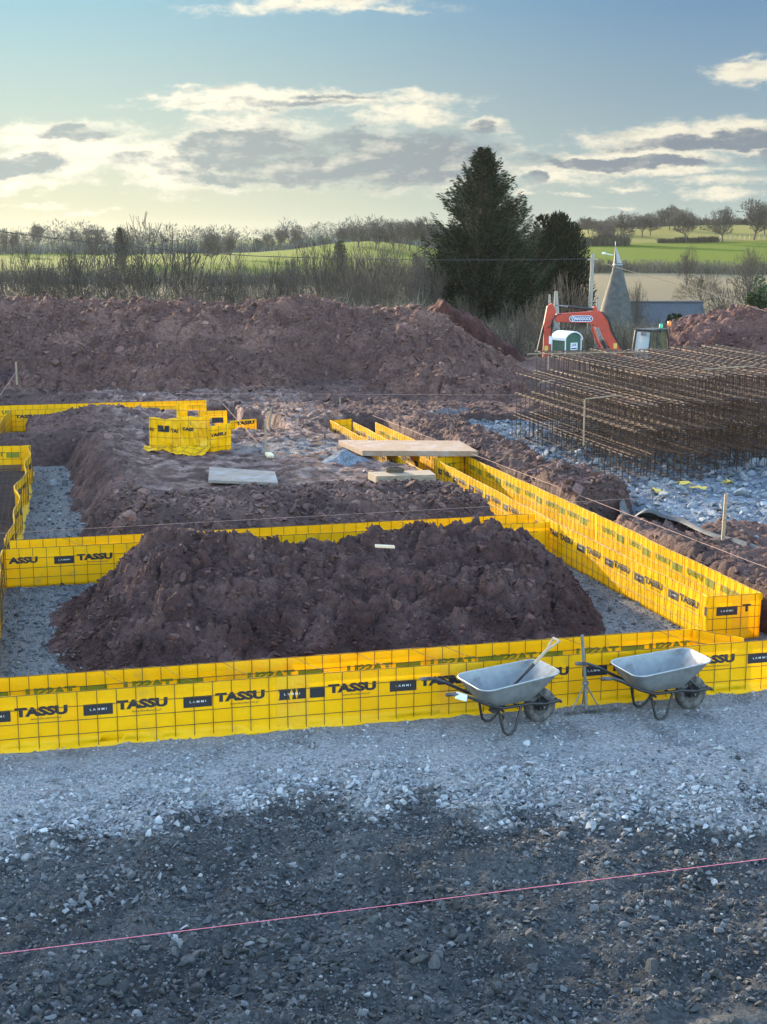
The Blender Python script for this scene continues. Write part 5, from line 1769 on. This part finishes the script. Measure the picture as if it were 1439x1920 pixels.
for (px, yt, D, kd, w, lab) in [
    (272, 396, 84, 'tall1', 160, 'tall bare ash with fine upright twigs behind the heap, left of centre'),
    (60, 446, 118, 'multi2', 120, 'spreading bare tree behind the heap near the left edge'),
    (150, 438, 112, 'multi1', 110, 'dark upright bare tree right of the spreading one at the left'),
    (205, 455, 100, 'multi2', 100, 'bushy bare tree just left of the tall ash'),
    (340, 480, 104, 'bush1', 90, 'low bare tree just right of the tall ash'),
    (442, 462, 108, 'multi2', 110, 'leaning bare tree right of the tall ash in the thicket'),
    (515, 470, 112, 'multi1', 80, 'small bare tree left of the brown field gap'),
    (588, 434, 116, 'multi1', 92, 'upright bare tree in the middle of the thicket'),
    (645, 452, 120, 'multi2', 80, 'bare tree between the two upright ones in the thicket'),
    (700, 436, 96, 'multi1', 120, 'fan shaped multi stemmed tree left of the tall conifer'),
    (757, 430, 112, 'tall2', 92, 'bare tree beside the left flank of the tall conifer'),
    (800, 470, 104, 'bush1', 70, 'low bare bush at the foot of the tall conifer'),
    (610, 500, 84, 'bush1', 90, 'low bare bush just over the heap crest near the middle'),
    (1291, 454, 200, 'multi2', 38, 'small dark bare tree on the lower green field at the right'),
    (1410, 458, 190, 'bush1', 72, 'low spreading bare tree on the field near the right edge'),
    (1062, 505, 96, 'bush1', 80, 'bare bush under the dark yew'),
    (1196, 520, 150, 'bush1', 46, 'bare bush just right of the pointed tower'),
    (1318, 500, 175, 'multi2', 80, 'bare tree behind the slate barn'),
    (1400, 505, 112, 'multi1', 90, 'pale bare tree at the right edge above the reddish heap'),
    (1345, 545, 112, 'bush1', 60, 'bare bush at the right end of the slate barn')]:
    tree(lab, px, yt, D, kd, w, 'bare trees of the thicket')


more = [(20, 470, 108, 'multi1', 70, 'near the left edge'), (100, 462, 128, 'multi2', 90, 'below the skyline trees at the left'), (385, 482, 112, 'multi1', 90, 'left of the leaning bare tree'), (478, 490, 100, 'bush1', 80, 'right of the leaning bare tree'),
        (548, 466, 128, 'multi2', 70, 'below the ivy clad far tree'), (668, 462, 112, 'multi2', 80, 'left of the fan shaped tree'), (728, 462, 122, 'multi1', 70, 'right of the fan shaped tree'), (784, 450, 130, 'multi2', 70, 'touching the left of the conifer'),
        (680, 505, 90, 'multi1', 80, 'behind the heap below the fan shaped tree'), (870, 545, 84, 'bush1', 60, 'before the foot of the conifer'), (960, 560, 84, 'bush1', 70, 'between conifer foot and red cut bank'), (1010, 545, 88, 'bush1', 70, 'left of the snapped trunks')]
kd_words = {'multi1': 'upright many stemmed bare tree', 'multi2': 'spreading many stemmed bare tree', 'bush1': 'low twiggy bare bush'}
for (px, yt, D, kd, w, rf) in more:
    tree(kd_words[kd] + ' ' + rf, px, yt, D, kd, w, 'bare trees of the thicket')


# leaf sprays -----------------------------------------------------------
def tris(name, P, Dv, L, W, col, m, parent=None, rng_=None, kind=None, bend=0.0):
    """long thin pointed leaves: base point P, direction Dv, length L, width W"""
    g_ = rng_ or rng
    n = len(P)
    side = np.cross(Dv, g_.normal(size=(n, 3))); side /= np.linalg.norm(side, axis=1)[:, None] + 1e-9
    mid = P + Dv * (L * .55)[:, None]
    tip = P + Dv * L[:, None]; tip[:, 2] += bend * L
    a = P; b = mid + side * (W * .5)[:, None]; c = mid - side * (W * .5)[:, None]
    V = np.stack([a, b, tip, c], 1).reshape(-1, 3)
    F = (np.arange(n) * 4)[:, None] + np.array([[0, 1, 2, 3]])
    me = np_mesh(name, V, F, m, col=np.repeat(col, 4, 0))
    o = link(name, me, parent)
    if kind: o['kind'] = kind
    return o


def norm(a): return a / (np.linalg.norm(a, axis=-1, keepdims=True) + 1e-9)


# tall conifer
cr_ = np.random.default_rng(77)
P_ = at(903, 600, 120); zg = gz_at(P_.x, 120); Hc = at(903, 283, 120).z - zg
con = empty('conifer', 'tall ragged dark conifer standing behind the heap, right of centre', 'tree', (P_.x, 120, zg))
k = MB(); k.tube([(0, 0, -.3), (0.05, 0, Hc * .5), (0, 0, Hc * .99)], [.38, .2, .03], 8); k.build('trunk', M['trunk'], con)
nb = 640; seg = []; PP, DD_, LL, WW, CC = [], [], [], [], []
for i in range(nb):
    f = cr_.uniform(.04, 1.0) ** .9; h = Hc * f
    az = cr_.uniform(0, 2 * PI)
    wprof = np.interp(f, [0, .12, .28, .45, .6, .75, .88, 1.0], [5.3, 5.8, 5.5, 4.6, 3.6, 2.3, 1.15, .12]) * cr_.uniform(.60, 1.12)
    if cr_.random() < .12: wprof *= 1.15
    rise = np.interp(f, [0, .4, .8, 1], [-.05, .18, .55, 1.2]); n = 9
    d = np.array([math.cos(az), math.sin(az), 0])
    u = np.linspace(0, 1, n)
    pts = d[None] * (wprof * u)[:, None] + np.array([0, 0, 1.0])[None] * (h + wprof * (rise * u - .25 * np.sin(u * PI) * (1 - f) + .22 * u ** 3))[:, None]
    pts += cr_.normal(0, .05, pts.shape)
    for a, b, q_ in zip(pts[:-1], pts[1:], u):
        seg.append((*a, *b, .05 * (1 - q_) + .012, .05 * (1 - q_) + .008))
    m_ = int(26 + 46 * wprof / 2.2)
    uu = cr_.uniform(.12, 1.0, m_) ** .8; idx = np.clip((uu * (n - 1)).astype(int), 0, n - 2); fr = uu * (n - 1) - idx
    bp = pts[idx] * (1 - fr)[:, None] + pts[idx + 1] * fr[:, None]
    perp = np.cross(d, [0, 0, 1.0])
    sp = (1 - uu * .75) * wprof * .30 + .08
    off = perp[None] * (cr_.normal(0, 1, m_) * sp)[:, None] * .6 + np.array([0, 0, 1.0])[None] * (cr_.normal(-.08, .10, m_))[:, None]
    PP.append(bp + off)
    dr = norm(d[None] * 1.0 + perp[None] * cr_.normal(0, .55, m_)[:, None] + np.array([0, 0, 1.])[None] * (cr_.normal(.18, .45, m_))[:, None])
    DD_.append(dr); LL.append(cr_.uniform(.22, .52, m_)); WW.append(cr_.uniform(.05, .12, m_))
    base = np.array([.015, .026, .012]) * cr_.uniform(.6, 1.5)
    warm = np.array([.05, .042, .02])
    CC.append(base[None] * cr_.uniform(.7, 1.4, (m_, 1)) + warm[None] * (cr_.random((m_, 1)) < .12) * .6)
link('branches', segs_mesh('branches', seg, M['trunk'], 3), con)
tris('foliage', np.concatenate(PP), np.concatenate(DD_), np.concatenate(LL), np.concatenate(WW), np.concatenate(CC), M['needle'], con, cr_)
# dense inner sprays low down
m_ = 30000
f = cr_.uniform(0, .62, m_); az = cr_.uniform(0, 2 * PI, m_)
rad = np.interp(f, [0, .12, .28, .45, .62], [5.0, 5.5, 5.2, 4.0, 2.4]) * np.sqrt(cr_.uniform(.05, 1, m_)) * (.85 + .25 * np.sin(az * 5 + f * 30))
Pm = np.stack([np.cos(az) * rad, np.sin(az) * rad, f * Hc + cr_.normal(0, .15, m_)], 1)
Dm = norm(np.stack([np.cos(az), np.sin(az), cr_.normal(-.1, .5, m_)], 1))
tris('foliage', Pm, Dm, cr_.uniform(.3, .7, m_), cr_.uniform(.08, .2, m_), np.array([[.013, .020, .010]]) * cr_.uniform(.5, 1.5, (m_, 1)), M['needle'], con, cr_)


def dark_bush(name, label, px, ytop, D, wpx, seed, n, colr, cat='tree', upright=1.0, lobes=9, group=None, sz=(.25, .55)):
    g_ = np.random.default_rng(seed)
    p = at(px, ytop, D); zg = gz_at(p.x, D); H = p.z - zg; W = wpx * D / FPX / 2
    root = empty(name, label, cat, (p.x, D, zg), 0, group)
    k = MB(); k.tube([(0, 0, -.2), (0, 0, H * .6)], [.25, .1], 7); k.build('trunk', M['trunk'], root)
    la = g_.uniform(0, 2 * PI, lobes); lr = W * g_.uniform(.1, .62, lobes); lh = H * g_.uniform(.70, 1.0, lobes); lw = W * g_.uniform(.28, .5, lobes)
    lh[0] = H; lr[0] = 0
    i = g_.integers(0, lobes, n)
    v = g_.uniform(0, 1, n) ** .8; rr_ = np.sqrt(g_.uniform(0.1, 1, n)) * lw[i] * np.sqrt(np.clip(1 - v ** 3, .0, 1)) + .05; a = g_.uniform(0, 2 * PI, n)
    out = 1 - .35 * v
    P = np.stack([np.cos(la[i]) * lr[i] * out + np.cos(a) * rr_, np.sin(la[i]) * lr[i] * out + np.sin(a) * rr_, v * lh[i]], 1)
    Dd = norm(np.stack([np.cos(a) * .6, np.sin(a) * .6, np.full(n, upright) + g_.normal(0, .35, n)], 1) + g_.normal(0, .2, (n, 3)))
    c = np.array([colr]) * g_.uniform(.55, 1.5, (n, 1)); bq = g_.random(n) < .1; c[bq] *= np.array([1.7, 1.25, .9])
    tris('foliage', P, Dd, g_.uniform(sz[0], sz[1], n), g_.uniform(.07, .16, n), c, M['needle'], root, g_)
    return root


dark_bush('yew', 'dark rounded yew with upright sprays right of the tall conifer', 1048, 402, 124, 165, 5, 42000, (.016, .021, .010), lobes=22)
dark_bush('evergreen_shrub', 'mid green evergreen shrub at the right edge above the reddish heap', 1425, 520, 88, 90, 8, 9000, (.05, .075, .035), 'shrub', .3, 10, sz=(.1, .25))
dark_bush('evergreen_shrub', 'dark ivy mass in front of the slate barn', 1262, 590, 108, 60, 9, 5000, (.03, .04, .018), 'shrub', .3, 8, sz=(.15, .3))
dark_bush('evergreen_tree', 'small dark cone shaped tree on the far green field', 309, 449, 420, 18, 10, 1500, (.02, .03, .015), lobes=3)
dark_bush('evergreen_tree', 'round dark tree on the far field left of the field edge row', 484, 448, 420, 30, 11, 2000, (.03, .04, .03), lobes=9)
dark_bush('evergreen_tree', 'dark fir like tree beside the top of the tall bare ash', 224, 428, 300, 34, 12, 3500, (.025, .035, .02), lobes=8)
dark_bush('evergreen_tree', 'dark ivy clad tree between thicket and skyline trees', 636, 452, 250, 44, 13, 3500, (.035, .045, .028), lobes=9)


# scrub: thickets nobody could count
def scrub(name, n, azr, Dr, hr, colr, lean=.18, width=.03, seed=1, twigs=5, hfun=None, dens=None, patch=None):
    g_ = np.random.default_rng(seed)
    D = g_.uniform(*Dr, n); az = g_.uniform(*azr, n); x = D * az
    if dens is not None:
        k = g_.random(n) < dens(az, D); D, az, x = D[k], az[k], x[k]
    n = len(D)
    zg = ground_z(x * CA + D * NA, -x * NA + D * CA)
    h = g_.uniform(*hr, n) * (.75 + .5 * np.clip(.5 + .7 * perlin(x * .22, D * .22, seed), 0, 1))
    if hfun is not None: h = h * hfun(az, D)
    cl_ = perlin(x * .8, D * .8, seed + 2)
    d = norm(np.stack([g_.normal(0, lean, n) + .2 * cl_, g_.normal(0, lean, n), np.ones(n)], 1))
    P = np.stack([x, D, zg - .1], 1)
    tone = (.75 + .5 * np.clip(.5 + perlin(x * .15 + 4, D * .1, seed + 5), 0, 1))[:, None]
    col = (np.array([colr]) * g_.uniform(.6, 1.5, (n, 1)) * tone)
    sd_ = np.cross(d, g_.normal(size=(n, 3)) * .3 + np.array([0, 1, 0])); sd_ = norm(sd_)
    w = (width * g_.uniform(.6, 1.4, n))[:, None]
    tip = P + d * h[:, None]
    V = [np.stack([P - sd_ * w, P + sd_ * w, tip], 1).reshape(-1, 3)]; C = [np.repeat(col, 3, 0)]
    for j in range(twigs):
        u = g_.uniform(.25, .95, n)[:, None]; b = P + d * h[:, None] * u
        dd = norm(d + g_.normal(0, .55, (n, 3))); ln = (h * g_.uniform(.12, .32, n))[:, None]
        s2 = norm(np.cross(dd, np.array([0.3, 1, 0.1]))) * w * .45
        V.append(np.stack([b - s2, b + s2, b + dd * ln], 1).reshape(-1, 3)); C.append(np.repeat(col * 1.1, 3, 0))
    V = np.concatenate(V); C = np.concatenate(C)
    me = np_mesh(name, V, np.arange(len(V)).reshape(-1, 3), M['scrub'], col=C)
    return tag(link(name, me), kind='stuff')


bei = (.26, .215, .16); gry = (.14, .12, .095); drk = (.085, .075, .055)
scrub('dry_scrub', 9000, (-.33, .03), (64, 84), (2.6, 4.3), (.19, .165, .12), seed=1, width=.022)
scrub('thicket', 11000, (-.33, .05), (86, 135), (1.8, 4.4), (.105, .09, .068), seed=2, lean=.3, width=.035, twigs=6, hfun=lambda a, D: 1 - .45 * np.exp(-((a - .0) / .035) ** 2) - .0 * a)
scrub('dry_scrub', 7000, (.02, .33), (74, 96), (1.6, 3.1), (.23, .19, .14), seed=3, width=.020, dens=lambda a, D: ((a < .10) & (a < .05 + (D - 74) * .002)) | (D > 86))
scrub('thicket', 7000, (.10, .33), (98, 140), (1.0, 2.5), (.20, .165, .12), seed=4, lean=.25, width=.03)
scrub('thicket', 4500, (.02, .20), (86, 104), (1.5, 3.2), (.10, .085, .06), seed=5, lean=.3, width=.03)
scrub('hedgerow', 4000, (.10, .33), (228, 236), (.8, 2.2), (.13, .11, .08), seed=6, lean=.3, width=.06)
scrub('hedgerow', 3500, (-.33, .08), (250, 262), (1.0, 3.2), (.11, .10, .08), seed=7, lean=.3, width=.08)
scrub('hedgerow', 3500, (-.33, .10), (405, 425), (1.5, 4), (.12, .12, .11), seed=8, lean=.3, width=.14)
scrub('hill_hedge', 1500, (.19, .232), (346, 349), (.8, 1.5), (.06, .05, .035), seed=9, lean=.3, width=.10)
scrub('hill_hedge', 4000, (.10, .33), (425, 432), (1.0, 2.4), (.08, .07, .05), seed=10, lean=.3, width=.14)
scrub('hill_hedge', 2200, (.115, .17), (330, 340), (1.0, 2.6), (.07, .065, .045), seed=11, lean=.3, width=.12)
def woodland(n, azr, Dr, hr, colr, seed):
    g_ = np.random.default_rng(seed)
    D = g_.uniform(*Dr, n); x = D * g_.uniform(*azr, n)
    k = perlin(x * .02, D * .004, seed) > -.35; D, x = D[k], x[k]; n = len(D)
    h = g_.uniform(*hr, n) * (.7 + .6 * np.clip(.5 + perlin(x * .03, D * .003, seed + 1), 0, 1)); w = h * g_.uniform(.35, .7, n)
    m_ = 70
    zg = ground_z(x * CA + D * NA, -x * NA + D * CA)
    q = g_.normal(size=(n, m_, 3)); q /= np.linalg.norm(q, axis=2)[..., None]; q *= g_.uniform(.3, 1, (n, m_, 1)) ** .5
    P = np.stack([x[:, None] + q[..., 0] * w[:, None], D[:, None] + q[..., 1] * w[:, None], zg[:, None] + h[:, None] * (.52 + .48 * q[..., 2])], -1).reshape(-1, 3)
    Dd = norm(q.reshape(-1, 3) + g_.normal(0, .5, (n * m_, 3)) + np.array([0, 0, .3]))
    c = np.repeat(np.array([colr]) * g_.uniform(.6, 1.4, (n, 1)), m_, 0) * g_.uniform(.8, 1.2, (n * m_, 1))
    L__ = np.repeat(h * .22, m_) * g_.uniform(.6, 1.3, n * m_)
    o = tris('distant_woodland', P, Dd, L__, L__ * .16, c, M['hay'], None, g_, 'stuff')
    return o


woodland(420, (-.36, .12), (620, 900), (4.0, 8.5), (.085, .09, .085), 12)
woodland(130, (-.36, -.10), (470, 580), (3, 6.5), (.07, .072, .06), 13)
woodland(90, (-.30, .06), (400, 430), (2.5, 5), (.06, .06, .048), 14)
# unseen conifers added beyond the left edge to shade the near ground
beltl = ['nearest the picture edge', 'second in the belt', 'third in the belt', 'fourth in the belt', 'fifth in the belt', 'sixth in the belt', 'farthest out in the belt']
for i, (x, y, h) in enumerate([(-27.0, 66, .92), (-31.5, 63, 1.0), (-36, 60, 1.05), (-42, 57, 1.0), (-48, 53, 1.1), (-54, 49, 1.0), (-60, 45, 1.0)]):
    o = copy_tree(con); o.location = (x, y, gz_at(x, y)); o.scale = (h, h, h); o.rotation_euler = (0, 0, i * 1.3)
    o['label'] = 'tall conifer added out of view for shade beyond the left edge, ' + beltl[i]; o['group'] = 'unseen conifers added for shade beyond the left edge'
fp = []
for i in range(26):
    px = 1325 + i * 9
    p = at(px, 449, 352); zg = gz_at(p.x, 352)
    if px < 1450:
        k = MB(); k.box((0, 0, .6), (.14, .14, 1.3))
        if i == 0: fpm = k.build('fence_post', M['pole'], None, (p.x, 352, zg)); o = fpm
        else: o = fpm.copy(); scene.collection.objects.link(o); o.location = (p.x, 352, zg)
        tag(o, 'small dark post of the field fence crossing the right hand hill', 'fence post', 'field fence posts on the hill')

# ------------------------------------------------------------------ air
hz = MB(); hz.box((0, 655, 4.5), (1500, 1420, 27))
hzm = bpy.data.materials.new('haze'); hzm.use_nodes = True
hn = hzm.node_tree; hn.nodes.clear()
vo = hn.nodes.new('ShaderNodeVolumePrincipled'); vo.inputs['Color'].default_value = (.9, .92, .95, 1); vo.inputs['Density'].default_value = .00005; vo.inputs['Anisotropy'].default_value = .3
ho = hn.nodes.new('ShaderNodeOutputMaterial'); hn.links.new(vo.outputs[0], ho.inputs['Volume'])
tag(hz.build('haze', hzm), kind='stuff')
